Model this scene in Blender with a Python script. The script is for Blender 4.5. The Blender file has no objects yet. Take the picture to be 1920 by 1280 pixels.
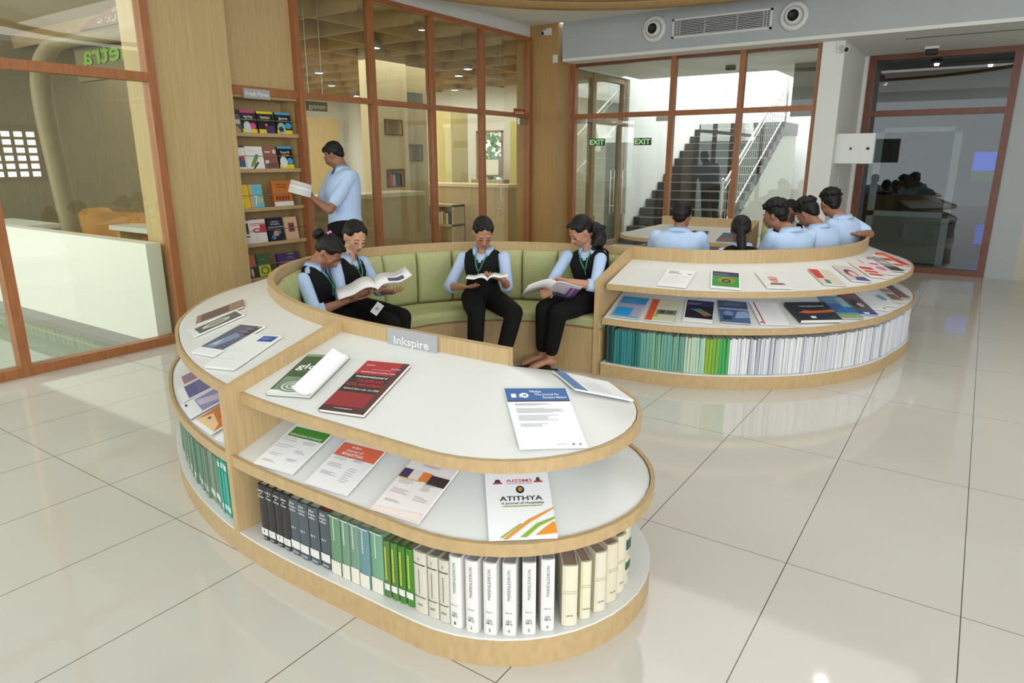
import bpy, bmesh, math, random
from math import sin, cos, pi, radians, hypot, atan2, sqrt
from mathutils import Vector, Matrix
random.seed(7)
SC=bpy.context.scene
C=SC.collection
# ---------------- camera ----------------
cam=bpy.data.cameras.new('camera'); camo=bpy.data.objects.new('camera',cam); C.objects.link(camo)
cam.sensor_width=36; cam.lens=36*1274.39/1920; cam.clip_start=.05; cam.clip_end=200
camo.location=(0,0,1.5923); camo.rotation_euler=(pi/2-.262755,0,.596018)
SC.camera=camo
# ---------------- exposure and world ----------------
SC.view_settings.view_transform='Standard'; SC.view_settings.look='None'
SC.view_settings.gamma=1; SC.view_settings.use_curve_mapping=False
SC.view_settings.exposure=0.0
w=bpy.data.worlds.new('daylight'); SC.world=w; w.use_nodes=True
bg=w.node_tree.nodes['Background']; bg.inputs[0].default_value=(.92,.97,1,1); bg.inputs[1].default_value=1.9
def area(name,loc,rot,sx,sy,power,col=(1,1,1)):
    l=bpy.data.lights.new(name,'AREA'); l.shape='RECTANGLE'; l.size=sx; l.size_y=sy; l.energy=power; l.color=col
    o=bpy.data.objects.new(name,l); C.objects.link(o); o.location=loc; o.rotation_euler=rot
    return o
# unseen area light added behind the camera in place of window daylight
area('rear_daylight_fill',(4.6,-2.6,2.3),(radians(78),0,radians(42)),6,3.2,300,(.97,.99,1))
area('hall_ceiling_fill',(-1.6,2.6,3.45),(0,0,0),7,6.4,58,(1,.98,.95))  # fill added under the ceiling, not a fixture of the hall
area('hall_far_fill',(-.8,5.9,3.44),(0,0,0),4,2.4,42,(1,.98,.95))  # second fill, added to brighten the dim far part of the hall
area('library_ceiling_fill',(-10.8,9.6,3.14),(0,0,0),6,7,330,(1,.95,.86))  # fill added below the coffers, extra to the round downlights
area('stairwell_daylight',(-4.6,16.5,5.2),(0,0,0),3,4,420,(1,1,1))
area('porch_daylight_fill',(-8.2,-.6,3.2),(radians(62),0,radians(0)),5,2.5,300,(1,1,.98))  # unseen fill standing in for court daylight, raised to brighten the parapet
# ---------------- helpers ----------------
def lin(c): 
    c=c/255 if c>1 else c
    return c/12.92 if c<=.04045 else ((c+.055)/1.055)**2.4
def L3(rgb): return (lin(rgb[0]),lin(rgb[1]),lin(rgb[2]),1)
MC={}
def pm(rgb,rough=.55,metal=0,name=None,emit=0,spec=.5,bump=0,noise=0,nscale=20,stretch=(1,1,1)):
    """plain procedural material from an sRGB 0-255 colour; noise varies the tone a little"""
    key=(tuple(rgb),rough,metal,emit,spec,bump,noise,nscale,stretch)
    if key in MC: return MC[key]
    m=bpy.data.materials.new(name or 'paint_%d_%d_%d'%tuple(rgb)); m.use_nodes=True
    N=m.node_tree.nodes; K=m.node_tree.links; b=N['Principled BSDF']
    b.inputs['Base Color'].default_value=L3(rgb); b.inputs['Roughness'].default_value=rough
    b.inputs['Metallic'].default_value=metal; b.inputs['Specular IOR Level'].default_value=spec
    if emit: 
        b.inputs['Emission Color'].default_value=L3(rgb); b.inputs['Emission Strength'].default_value=emit
    if noise or bump:
        tc=N.new('ShaderNodeTexCoord'); mp=N.new('ShaderNodeMapping'); nz=N.new('ShaderNodeTexNoise')
        mp.inputs['Scale'].default_value=stretch; nz.inputs['Scale'].default_value=nscale; nz.inputs['Detail'].default_value=4
        K.new(tc.outputs['Object'],mp.inputs[0]); K.new(mp.outputs[0],nz.inputs[0])
        if noise:
            r=N.new('ShaderNodeValToRGB'); c=L3(rgb)
            r.color_ramp.elements[0].position=.3; r.color_ramp.elements[1].position=.7
            r.color_ramp.elements[0].color=(c[0]*(1-noise),c[1]*(1-noise),c[2]*(1-noise),1)
            r.color_ramp.elements[1].color=(min(1,c[0]*(1+noise)),min(1,c[1]*(1+noise)),min(1,c[2]*(1+noise)),1)
            K.new(nz.outputs[0],r.inputs[0]); K.new(r.outputs[0],b.inputs['Base Color'])
        if bump:
            bp=N.new('ShaderNodeBump'); bp.inputs['Strength'].default_value=bump; bp.inputs['Distance'].default_value=.004 if nscale>20 else .02
            K.new(nz.outputs[0],bp.inputs['Height']); K.new(bp.outputs[0],b.inputs['Normal'])
    MC[key]=m; return m
def glass(name,refl=.1,tint=(1,1,1),rough=0.0,gcol=(1,1,1)):
    m=bpy.data.materials.new(name); m.use_nodes=True; N=m.node_tree.nodes; K=m.node_tree.links
    N.remove(N['Principled BSDF']); out=N['Material Output']
    t=N.new('ShaderNodeBsdfTransparent'); t.inputs[0].default_value=(*tint,1)
    g=N.new('ShaderNodeBsdfGlossy'); g.inputs['Roughness'].default_value=rough; g.inputs[0].default_value=(*gcol,1)
    ge=N.new('ShaderNodeNewGeometry'); dt=N.new('ShaderNodeVectorMath'); dt.operation='DOT_PRODUCT'; K.new(ge.outputs['Normal'],dt.inputs[0]); K.new(ge.outputs['Incoming'],dt.inputs[1])
    ab=N.new('ShaderNodeMath'); ab.operation='ABSOLUTE'; K.new(dt.outputs['Value'],ab.inputs[0])
    om=N.new('ShaderNodeMath'); om.operation='SUBTRACT'; om.inputs[0].default_value=1; K.new(ab.outputs[0],om.inputs[1])
    pw=N.new('ShaderNodeMath'); pw.operation='POWER'; pw.inputs[1].default_value=5; K.new(om.outputs[0],pw.inputs[0])
    a=N.new('ShaderNodeMath'); a.operation='MULTIPLY_ADD'; a.inputs[1].default_value=1-refl; a.inputs[2].default_value=refl*.5; K.new(pw.outputs[0],a.inputs[0])
    x=N.new('ShaderNodeMixShader'); K.new(a.outputs[0],x.inputs[0])
    K.new(t.outputs[0],x.inputs[1]); K.new(g.outputs[0],x.inputs[2]); K.new(x.outputs[0],out.inputs[0]); return m
# floor tiles 0.6 x 1.2 m, polished porcelain
def floor_mat():
    m=bpy.data.materials.new('polished_tile'); m.use_nodes=True; N=m.node_tree.nodes; K=m.node_tree.links; b=N['Principled BSDF']
    tc=N.new('ShaderNodeTexCoord'); sx=N.new('ShaderNodeSeparateXYZ'); K.new(tc.outputs['Object'],sx.inputs[0])
    def mt(op,a,bv=None,cv=None):
        n=N.new('ShaderNodeMath'); n.operation=op
        for i,v in enumerate((a,bv,cv)):
            if v is None: continue
            if isinstance(v,(int,float)): n.inputs[i].default_value=v
            else: K.new(v,n.inputs[i])
        return n.outputs[0]
    def line(o,off,per,wd):
        t=mt('MODULO',mt('ADD',o,off+per*50),per)       # distance past a joint
        return mt('LESS_THAN',mt('ABSOLUTE',mt('SUBTRACT',t,per/2)),wd)
    lx=line(sx.outputs[0],1.045+.3,.6,.0019); ly=line(sx.outputs[1],-1.45+.6,1.2,.0016)
    ln=mt('MAXIMUM',lx,ly)
    nz=N.new('ShaderNodeTexNoise'); nz.inputs['Scale'].default_value=1.3; nz.inputs['Detail'].default_value=5; K.new(tc.outputs['Object'],nz.inputs[0])
    r=N.new('ShaderNodeValToRGB'); r.color_ramp.elements[0].color=L3((202,198,189)); r.color_ramp.elements[1].color=L3((212,209,202)); K.new(nz.outputs[0],r.inputs[0])
    x=N.new('ShaderNodeMixRGB'); K.new(ln,x.inputs[0]); K.new(r.outputs[0],x.inputs[1]); x.inputs[2].default_value=L3((92,84,72)); K.new(x.outputs[0],b.inputs['Base Color'])
    b.inputs['Roughness'].default_value=.06; b.inputs['Specular IOR Level'].default_value=.62
    return m
M={}
M['floor']=floor_mat()
M['ven']=pm((188,160,116),.42,name='light_oak_veneer',noise=.10,nscale=9,stretch=(9,9,.5))
M['venh']=pm((188,160,116),.42,name='light_oak_edge',noise=.09,nscale=7,stretch=(6,6,3))
M['vend']=pm((190,164,116),.45,name='oak_wall_panel',noise=.09,nscale=7,stretch=(8,8,.35))
M['venc']=pm((174,139,86),.45,name='oak_column_panel',noise=.09,nscale=7,stretch=(8,8,.35))
M['teak']=pm((160,102,62),.38,name='teak_frame',noise=.16,nscale=8,stretch=(6,6,.7))
M['teakd']=pm((112,62,38),.38,name='dark_teak_frame',noise=.2,nscale=8,stretch=(6,6,.7))
M['lam']=pm((220,221,219),.28,name='white_laminate',noise=.012,nscale=3)
M['white']=pm((226,227,222),.7,name='white_wall_paint',noise=.02,nscale=2)
M['grey']=pm((176,182,184),.7,name='grey_wall_paint',noise=.02,nscale=2)
M['ceil']=pm((224,225,220),.8,name='ceiling_paint',noise=.015,nscale=2)
M['green']=pm((172,176,124),.6,name='sage_upholstery',noise=.06,nscale=60,bump=.15)
M['steel']=pm((190,190,186),.25,1,name='brushed_steel')
M['black']=pm((22,22,24),.5,name='black_plastic')
M['plate']=pm((166,169,170),.45,.0,name='brushed_sign_plate')
M['glass']=glass('clear_glass',.09,(.93,.96,.93))
M['glassl']=glass('window_glass',.14,(.90,.93,.88))
M['glassd']=glass('dark_door_glass',.13,(.70,.74,.74))
INV={}
def finish(o,label=None,cat=None,group=None,kind=None):
    if label: o['label']=label
    if cat: o['category']=cat
    if group: o['group']=group
    if kind: o['kind']=kind
    return o
def root(name,loc,label,cat,group=None,rz=0,mat=None):
    o=bpy.data.objects.new(name,None); C.objects.link(o); o.empty_display_size=.05
    if mat is None: mat=Matrix.Translation(loc)@Matrix.Rotation(rz,4,'Z')
    o.matrix_world=mat; INV[o.name]=mat.inverted()
    return finish(o,label,cat,group)
class MB:
    def __init__(s): s.v=[]; s.f=[]; s.mi=[]; s.mats=[]; s.sm=[]
    def m(s,mat):
        if mat not in s.mats: s.mats.append(mat)
        return s.mats.index(mat)
    def add(s,vs,fs,mat,smooth=False,mx=None):
        b=len(s.v); k=s.m(mat)
        for v in vs: s.v.append(tuple(mx@Vector(v)) if mx is not None else tuple(v))
        for f in fs: s.f.append([b+i for i in f]); s.mi.append(k); s.sm.append(smooth)
        return s
    def box(s,x0,x1,y0,y1,z0,z1,mat,mx=None):
        vs=[(x,y,z) for z in (z0,z1) for y in (y0,y1) for x in (x0,x1)]
        return s.add(vs,[(0,2,3,1),(4,5,7,6),(0,1,5,4),(2,6,7,3),(0,4,6,2),(1,3,7,5)],mat,False,mx)
    def prism(s,poly,z0,z1,mat,mx=None,smooth=False):
        n=len(poly); vs=[(x,y,z0) for x,y in poly]+[(x,y,z1) for x,y in poly]
        s.add(vs,[list(range(n))[::-1],list(range(n,2*n))],mat,False,mx)
        return s.add(vs,[(i,(i+1)%n,n+(i+1)%n,n+i) for i in range(n)],mat,smooth,mx)
    def cyl(s,p0,p1,r0,mat,r1=None,n=12,caps=True):
        return s.tube([p0,p1],[r0,r0 if r1 is None else r1],mat,n,caps)
    def tube(s,pts,rs,mat,n=10,caps=True,flat=1.0,upv=None):
        P=[Vector(p) for p in pts]
        if isinstance(rs,(int,float)): rs=[rs]*len(P)
        vs=[];pu=None
        for i,p in enumerate(P):
            t=(P[min(i+1,len(P)-1)]-P[max(i-1,0)])
            if t.length<1e-9: t=Vector((0,0,1))
            t.normalize()
            u=Vector(upv) if upv is not None else (pu if pu is not None else (Vector((0,0,1)) if abs(t.z)<.9 else Vector((1,0,0))))
            u=u-t*u.dot(t)
            if u.length<1e-6: u=Vector((1,0,0))-t*t.x
            u.normalize(); pu=u; r=t.cross(u)
            for k in range(n):
                a=2*pi*k/n; vs.append(p+r*cos(a)*rs[i]+u*sin(a)*rs[i]*flat)
        fs=[(i*n+k,i*n+(k+1)%n,(i+1)*n+(k+1)%n,(i+1)*n+k) for i in range(len(P)-1) for k in range(n)]
        s.add(vs,fs,mat,True)
        if caps: s.add(vs,[list(range(n))[::-1],list(range((len(P)-1)*n,len(P)*n))],mat,False)
        return s
    def ell(s,c,r,mat,mx=None,n=14,m=9):
        """ellipsoid; r scalar or 3-tuple; mx optional 3x3 rotation"""
        if isinstance(r,(int,float)): r=(r,r,r)
        c=Vector(c); vs=[]
        for i in range(1,m):
            t=pi*i/m
            for k in range(n):
                a=2*pi*k/n; v=Vector((r[0]*sin(t)*cos(a),r[1]*sin(t)*sin(a),r[2]*cos(t)))
                vs.append(c+(mx@v if mx is not None else v))
        for z in (1,-1):
            v=Vector((0,0,r[2]*z)); vs.append(c+(mx@v if mx is not None else v))
        q=(m-1)*n; fs=[]
        for i in range(m-2):
            for k in range(n): fs.append((i*n+k,(i+1)*n+k,(i+1)*n+(k+1)%n,i*n+(k+1)%n))
        for k in range(n):
            fs.append((q,k,(k+1)%n)); fs.append((q+1,(m-2)*n+(k+1)%n,(m-2)*n+k))
        return s.add(vs,fs,mat,True)
    def lathe(s,prof,mat,mx=None,n=28):
        vs=[(r*cos(2*pi*k/n),r*sin(2*pi*k/n),z) for r,z in prof for k in range(n)]
        fs=[(i*n+k,i*n+(k+1)%n,(i+1)*n+(k+1)%n,(i+1)*n+k) for i in range(len(prof)-1) for k in range(n)]
        return s.add(vs,fs,mat,True,mx)
    def build(s,name,parent=None,local=False,bevel=0,origin=True,smooth_all=False,**kw):
        vs=s.v
        off=None
        if parent is not None and not local:
            iv=INV[parent.name]; vs=[tuple(iv@Vector(v)) for v in vs]
        elif parent is None and origin and vs and not local:
            xs=[v[0] for v in vs];ys=[v[1] for v in vs];zs=[v[2] for v in vs]
            off=Vector(((min(xs)+max(xs))/2,(min(ys)+max(ys))/2,min(zs)))
            vs=[tuple(Vector(v)-off) for v in vs]
        me=bpy.data.meshes.new(name); me.from_pydata(vs,[],s.f)
        for m in s.mats: me.materials.append(m)
        me.polygons.foreach_set('material_index',s.mi)
        me.polygons.foreach_set('use_smooth',[True]*len(s.sm) if smooth_all else s.sm); me.update()
        o=bpy.data.objects.new(name,me); C.objects.link(o)
        if parent is not None:
            o.parent=parent; INV[o.name]=INV[parent.name]
        elif off is not None: o.location=off; INV[o.name]=Matrix.Translation(-off)
        else: INV[o.name]=Matrix.Identity(4)
        if bevel:
            b=o.modifiers.new('bevel','BEVEL'); b.width=bevel; b.segments=2; b.limit_method='ANGLE'; b.angle_limit=radians(40)
        return finish(o,**kw)
def bx(name,x0,x1,y0,y1,z0,z1,mat,parent=None,bevel=0,**kw):
    return MB().box(x0,x1,y0,y1,z0,z1,mat).build(name,parent,bevel=bevel,**kw)
TC={}
def text_mesh(t,bold=0.0):
    """(verts, tris) of a text of cap height about 0.7, left bottom at origin"""
    if (t,bold) in TC: return TC[(t,bold)]
    cu=bpy.data.curves.new('t','FONT'); cu.body=t; cu.size=1; cu.offset=bold; cu.resolution_u=2
    o=bpy.data.objects.new('t',cu); C.objects.link(o)
    dg=bpy.context.evaluated_depsgraph_get(); me=bpy.data.meshes.new_from_object(o.evaluated_get(dg))
    vs=[tuple(v.co) for v in me.vertices]; fs=[tuple(p.vertices) for p in me.polygons]
    bpy.data.objects.remove(o); bpy.data.curves.remove(cu); bpy.data.meshes.remove(me)
    TC[(t,bold)]=(vs,fs); return vs,fs
def put_text(mb,t,mx,h,mat,z=0,align='l',bold=.0,width=None):
    """text of cap height h in the XY plane of mx; optional total width"""
    vs,fs=text_mesh(t,bold)
    if not vs: return
    x0=min(v[0] for v in vs);x1=max(v[0] for v in vs); k=h/.69; kx=k if width is None else width/(x1-x0)
    W=(x1-x0)*kx; ox={'l':0,'c':-W/2,'r':-W}[align]
    mb.add([((v[0]-x0)*kx+ox,v[1]*k,z) for v in vs],fs,mat,False,mx)
def crv(P,n=6):
    o=[]
    for i in range(len(P)-1):
        a=P[max(i-1,0)];b=P[i];c=P[i+1];e=P[min(i+2,len(P)-1)]
        for k in range(n):
            t=k/n
            o.append(tuple(.5*((2*b[j])+(-a[j]+c[j])*t+(2*a[j]-5*b[j]+4*c[j]-e[j])*t*t+(-a[j]+3*b[j]-3*c[j]+e[j])*t**3) for j in range(len(b))))
    o.append(tuple(P[-1])); return o
# ================= SETTING =================
S_='structure'
def st(name,*a,**k): 
    k.setdefault('kind',S_); return bx(name,*a,**k)
st('floor',-5.85,9,-6,12.2,-.06,0,M['floor'],origin=False)
st('trim_1',-15.7,-5.85,3.2,18.2,-.06,-.002,pm((196,186,160),.15,name='library_floor_tile',noise=.03,nscale=2),origin=False)
st('trim_2',-6.2,-1.7,12.2,19,-.06,-.002,pm((176,172,160),.2,name='stairwell_floor_tile',noise=.03,nscale=2),origin=False)
st('ceiling',-6.3,9,-6,9.45,3.53,3.66,M['ceil'],origin=False)
# bulkhead above the entrance doors: grey face with white underside
mb=MB(); mb.box(-5.5,9,9.45,9.75,3.03,3.53,M['grey']); mb.box(-5.5,9,9.452,12.3,2.99,3.03,M['white']); mb.box(-1.05,9,10.0,10.05,2.985,2.99,pm((120,120,116),.8))
mb.build('trim_3',kind=S_)
# left wall : upper white strip over library glazing, panels
mb=MB(); mb.box(-6.28,-6.06,3.2,9.5,3.36,3.55,M['white'])
mb.build('wall_left',kind=S_)
# pillar next to the porch window + wood wall around the shelf
mb=MB(); mb.box(-6.16,-5.86,3.25,4.05,0,3.54,M['vend']); mb.build('wall_left_pillar',kind=S_)
mb=MB(); mb.box(-6.30,-6.07,4.12,4.93,2.25,3.54,M['vend']); mb.box(-6.5,-6.36,4.12,5.05,0,2.25,M['vend']); mb.box(-6.36,-6.07,4.96,5.06,0,2.2,M['vend']); mb.box(-6.36,-6.12,4.12,4.16,0,2.25,M['vend'])
mb.build('wall_left_panel',kind=S_)
bx('trim_4',-6.09,-6.02,4.12,4.95,2.19,2.27,M['teak'],kind=S_)
# column in the corner
mb=MB(); mb.box(-6.3,-5.56,9.42,9.84,0,3.53,M['venc']); mb.build('wall_back_column',kind=S_)
# wall right of entrance
mb=MB(); mb.box(-1.92,-1.66,9.72,9.95,0,3.0,M['white']); mb.box(-1.75,-1.66,9.95,11.5,0,3.0,M['white']); mb.box(-1.66,-1.58,11.38,11.6,0,3.0,M['white'])
mb.build('wall_back_pier',kind=S_)
mb=MB(); mb.box(.16,.5,11.38,11.6,0,3.0,M['grey']); mb.box(.5,9,11.38,11.6,0,3.0,pm((196,190,172),.7,name='beige_wall_paint',noise=.02,nscale=2)); mb.build('wall_back',kind=S_)
mb=MB(); mb.box(7.0,7.15,4,11.4,0,3.6,M['white']); mb.build('wall_right',kind=S_)
# ---------- glazed walls ----------
def frame_x(name,x,ys,zs,zt,mat,w=.06,dp=.10,skip=()):
    """glazing in plane x; ys post positions, zs transom heights, zt top"""
    mb=MB()
    for y in ys: mb.box(x-dp/2,x+dp/2,y-w/2,y+w/2,0,zt,mat)
    for z in zs: mb.box(x-dp/2+.004,x+dp/2-.004,ys[0],ys[-1],z-w/2,z+w/2,mat)
    return mb
# library glazing, x=-6.05
fr=frame_x('f',-6.05,[4.96,6.02,7.07,8.15,9.36],[2.23,3.33],3.36,M['teak'])
fr.box(-6.09,-6.01,4.96,8.15,0,.07,M['teak'])
w1=fr.build('window_1',kind=S_)
for a,b in ((4.99,5.99),(6.05,7.04),(7.10,8.12),(8.18,9.33)):
    bx('pane',-6.056,-6.048,a,b,2.26,3.30,M['glass'],w1); bx('pane',-6.056,-6.048,a,b,.07 if b<9 else .02,2.20,M['glass'],w1)
mb=MB(); mb.tube([(-6.0,8.55,.72),(-6.0,8.55,1.32)],.012,M['steel']); mb.tube([(-6.05,8.55,.85),(-6.0,8.55,.85)],.008,M['steel']); mb.tube([(-6.05,8.55,1.2),(-6.0,8.55,1.2)],.008,M['steel']); mb.build('door_handle',w1)
mb=MB(); mb.box(-6.07,-6.03,9.1,9.33,2.1,2.19,M['steel']); mb.build('door_hinge',w1)
# porch window, x=-5.8
fr=MB(); 
for y in (-2.4,.55,2.0,3.26): fr.box(-5.87,-5.77,y-.035,y+.035,0,3.53,M['teak'])
fr.box(-5.866,-5.774,-2.4,3.26,2.20,2.27,M['teak']); fr.box(-5.866,-5.774,-2.4,3.26,0,.075,M['teak']); fr.box(-5.866,-5.774,-2.4,3.26,3.47,3.53,M['teak'])
w2=fr.build('window_2',kind=S_)
for a,b in ((-2.36,.52),(.585,1.965),(2.035,3.225)):
    bx('pane',-5.826,-5.818,a,b,.075,2.20,M['glassl'],w2); bx('pane',-5.826,-5.818,a,b,2.27,3.47,M['glassl'],w2)
# entrance glazing, y=9.85
fr=MB()
for x in (-5.5,-3.89,-2.92,-1.95): fr.box(x-.035,x+.035,9.8,9.9,0,3.03,M['teak'])
fr.box(-5.5,-1.95,9.803,9.897,2.19,2.26,M['teak']); fr.box(-5.5,-1.95,9.803,9.897,2.95,3.025,M['teakd'])
fr.box(-3.89,-1.95,9.803,9.897,0,.07,M['teak'])
d1=fr.build('door_1',kind=S_)
for a,b in ((-5.46,-3.93),(-3.85,-2.96),(-2.88,-1.99)): bx('pane',a,b,9.846,9.854,2.26,2.95,M['glass'],d1)
for a,b in ((-3.85,-2.96),(-2.88,-1.99)): bx('pane',a,b,9.846,9.854,.07,2.19,M['glass'],d1)
for a,b,hx in ((-5.46,-4.705,-4.80),(-4.695,-3.93,-4.60)):
    p=bx('door_leaf',a,b,9.843,9.855,.02,2.17,M['glass'],d1)
for hx in (-4.80,-4.60):
    mb=MB()
    for yy in (9.79,9.91):
        mb.tube([(hx,yy,.76),(hx,yy,1.42)],.013,M['steel'])
    for zz in (.88,1.3): mb.tube([(hx,9.79,zz),(hx,9.91,zz)],.008,M['steel'])
    mb.build('door_handle',d1)
for x0,x1 in ((-5.46,-5.28),(-4.12,-3.93)): bx('door_hinge',x0,x1,9.83,9.87,2.12,2.185,M['steel'],d1)
for nm,cx in (('exit_sign',-5.08),('exit_sign',-4.32)):
    r_=root('exit_sign',(cx,9.838,1.78),'green EXIT sticker on the '+('left' if cx<-5 else 'right')+' leaf of the glass entrance door','sign')
    mb=MB(); mb.box(cx-.14,cx+.14,9.838,9.842,1.785,1.89,pm((22,84,44),.4)); mb.build('sticker',r_)
    mb=MB(); put_text(mb,'EXIT',Matrix.Translation((cx,9.8365,1.802))@Matrix.Rotation(pi/2,4,'X'),.072,pm((190,226,170),.4,emit=.25),align='c',bold=.03,width=.25); mb.build('lettering',r_)
# dark glass door on the right, y=11.42
fr=MB()
for x in (-1.555,.125): fr.box(x-.045,x+.045,11.36,11.46,0,2.99,M['teakd'])
fr.box(-1.555,.125,11.363,11.457,2.17,2.25,M['teakd']); fr.box(-1.555,.125,11.363,11.457,2.92,2.99,M['teakd']); fr.box(-1.555,.125,11.363,11.457,0,.08,M['teakd'])
d2=fr.build('door_2',kind=S_)
bx('pane',-1.51,.08,11.406,11.414,.08,2.17,M['glassd'],d2); bx('pane',-1.51,.08,11.406,11.414,2.25,2.92,M['glassd'],d2)
# room behind dark door
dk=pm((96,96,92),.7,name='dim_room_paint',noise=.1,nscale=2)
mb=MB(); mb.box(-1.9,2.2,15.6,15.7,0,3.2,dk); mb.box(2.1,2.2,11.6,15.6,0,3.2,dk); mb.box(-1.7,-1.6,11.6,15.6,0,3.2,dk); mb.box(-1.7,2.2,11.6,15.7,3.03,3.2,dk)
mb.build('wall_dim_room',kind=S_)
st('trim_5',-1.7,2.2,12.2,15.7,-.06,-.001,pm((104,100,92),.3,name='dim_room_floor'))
r_=root('partition_screen',(-.9,12.3,0),'white framed glazed partition standing behind the dark glass door','partition')
mb=MB()
for x in (-1.45,-.42): mb.box(x-.05,x+.05,12.3,12.36,0,2.05,M['white'])
mb.box(-1.5,-.37,12.3,12.36,1.98,2.05,M['white']); mb.box(-1.5,-.37,12.3,12.36,.72,.80,M['white']); mb.build('frame',r_)
mb=MB(); mb.box(-1.4,-.47,12.32,12.34,0.02,.72,pm((150,152,140),.6)); mb.build('lower_panel',r_)
r_=root('wall_television',(.25,15.5,1.3),'television with a blue picture glowing in the dim room behind the dark glass door','television')
mb=MB(); mb.box(-.28,.72,15.5,15.55,1.15,1.75,M['black']); mb.build('casing',r_)
mb=MB(); mb.box(-.24,.68,15.49,15.5,1.38,1.71,pm((20,80,215),.4,emit=1.1)); mb.box(-.24,.68,15.49,15.5,1.19,1.38,pm((80,120,70),.4,emit=.2)); mb.build('screen',r_)
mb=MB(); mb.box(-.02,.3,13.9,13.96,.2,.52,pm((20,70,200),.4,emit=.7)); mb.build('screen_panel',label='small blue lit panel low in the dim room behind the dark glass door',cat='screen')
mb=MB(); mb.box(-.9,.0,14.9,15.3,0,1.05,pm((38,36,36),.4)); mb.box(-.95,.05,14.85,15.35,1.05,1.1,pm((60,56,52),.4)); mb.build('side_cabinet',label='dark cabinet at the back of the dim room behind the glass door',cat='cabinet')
for i in range(3):
    mb=MB(); mb.lathe([(0,0),(.03,0),(.035,.03)],pm((255,250,240),.4,emit=12),Matrix.Translation((-.9+i*.7,13.2+i*.6,3.0)),10)
    mb.build('recessed_light',label='tiny recessed spot in the ceiling of the dim room behind the dark door',cat='ceiling light',group='spots in the dim room')
r_=root('framed_picture',(-.95,15.55,.4),'large dark framed round picture on the back wall of the dim room','picture')
mb=MB(); mb.box(-1.42,-.52,15.53,15.6,.35,1.95,pm((40,38,38),.4)); mb.build('frame',r_)
mb=MB(); mb.lathe([(0,0),(.36,0)],pm((104,100,96),.5,noise=.3,nscale=6),Matrix.Translation((-.97,15.525,1.35))@Matrix.Rotation(pi/2,4,'X'),40); mb.lathe([(0,.002),(.08,.002)],pm((200,170,110),.5),Matrix.Translation((-1.05,15.525,1.3))@Matrix.Rotation(pi/2,4,'X'),20); mb.build('round_print',r_)
# ---------- wall fixtures ----------
def nozzle(cx,zc,lab):
    r=root('jet_air_nozzle',(cx,9.45,zc),lab,'air vent','round air nozzles on the grey bulkhead')
    mx=Matrix.Translation((cx,9.45,zc))@Matrix.Rotation(pi/2,4,'X')
    mb=MB(); mb.lathe([(.0,.0),(.17,.0),(.172,.02),(.15,.045),(.12,.05),(.115,.03),(.10,.02)],M['lam'],mx,40); mb.build('outer_ring',r)
    mb=MB(); mb.lathe([(.10,.02),(.105,.06),(.085,.10),(.07,.10),(.062,.05)],M['lam'],mx,36); mb.build('nozzle',r)
    mb=MB(); mb.lathe([(0,.062),(.062,.06),(.066,.085)],M['black'],mx,30); mb.build('throat',r)
nozzle(-4.05,3.30,'round white air nozzle on the grey bulkhead left of the grille')
nozzle(-2.23,3.275,'round white air nozzle on the grey bulkhead right of the grille')
r_=root('air_grille',(-3.15,9.45,3.19),'long white louvred air grille between the two round nozzles','air vent')
mb=MB(); mb.box(-3.76,-2.52,9.448,9.452,3.17,3.38,M['black']); mb.build('backing',r_)
mb=MB(); mb.box(-3.79,-2.49,9.425,9.45,3.37,3.395,M['lam']); mb.box(-3.79,-2.49,9.425,9.45,3.155,3.18,M['lam'])
for x in (-3.79,-2.515): mb.box(x,x+.025,9.425,9.45,3.155,3.395,M['lam'])
for x in (-3.73,-3.69,-3.35,-2.93,-2.60,-2.56): mb.box(x,x+.008,9.43,9.45,3.17,3.38,M['lam'])
mb.build('frame',r_)
mb=MB()
for i in range(9): mb.box(-3.77,-2.51,9.43,9.448,3.187+i*.0205,3.194+i*.0205,M['lam'])
mb.build('louvres',r_)
def camera_(name,x,y,z,lab,d=(0,-1)):
    r=root(name,(x,y,z),lab,'security camera')
    mb=MB(); mb.box(x-.05,x+.05,y-.03,y,z-.05,z+.05,M['lam']); mb.build('mount',r,bevel=.006)
    mb=MB(); p=Vector((x,y-.03,z)); q=p+Vector((d[0],d[1],-.35)).normalized()*.11; mb.tube([p,q],[.034,.038],M['lam'],16); mb.build('body',r)
    mb=MB(); v=(q-p).normalized(); mb.tube([q+v*.0005,q+v*.004],[.028,.026],M['black'],16); mb.build('lens',r)
camera_('security_camera',-5.72,9.42,3.42,'white security camera high on the oak corner column',(-.35,-1))
camera_('security_camera',-1.70,9.72,2.9,'white security camera on the white pier right of the entrance glazing',(.8,-.8))
r_=root('junction_box',(-5.58,9.42,3.0),'small square white box on the edge of the oak column','wall box'); mb=MB(); mb.box(-5.64,-5.56,9.40,9.42,2.98,3.09,M['lam']); mb.build('cover',r_,bevel=.004)
r_=root('distribution_box',(-1.66,10.0,1.54),'white electrical panel box hanging beside the dark glass door','electrical box')
mb=MB(); mb.box(-1.66,-1.215,9.86,9.97,1.53,1.90,M['lam']); mb.build('door',r_,bevel=.004)
mb=MB(); mb.box(-1.49,-1.47,9.85,9.86,1.70,1.73,M['black']); mb.build('latch',r_)
mb=MB(); mb.box(-1.30,-1.265,9.85,9.86,1.70,1.73,M['black']); mb.build('latch',r_)
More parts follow.
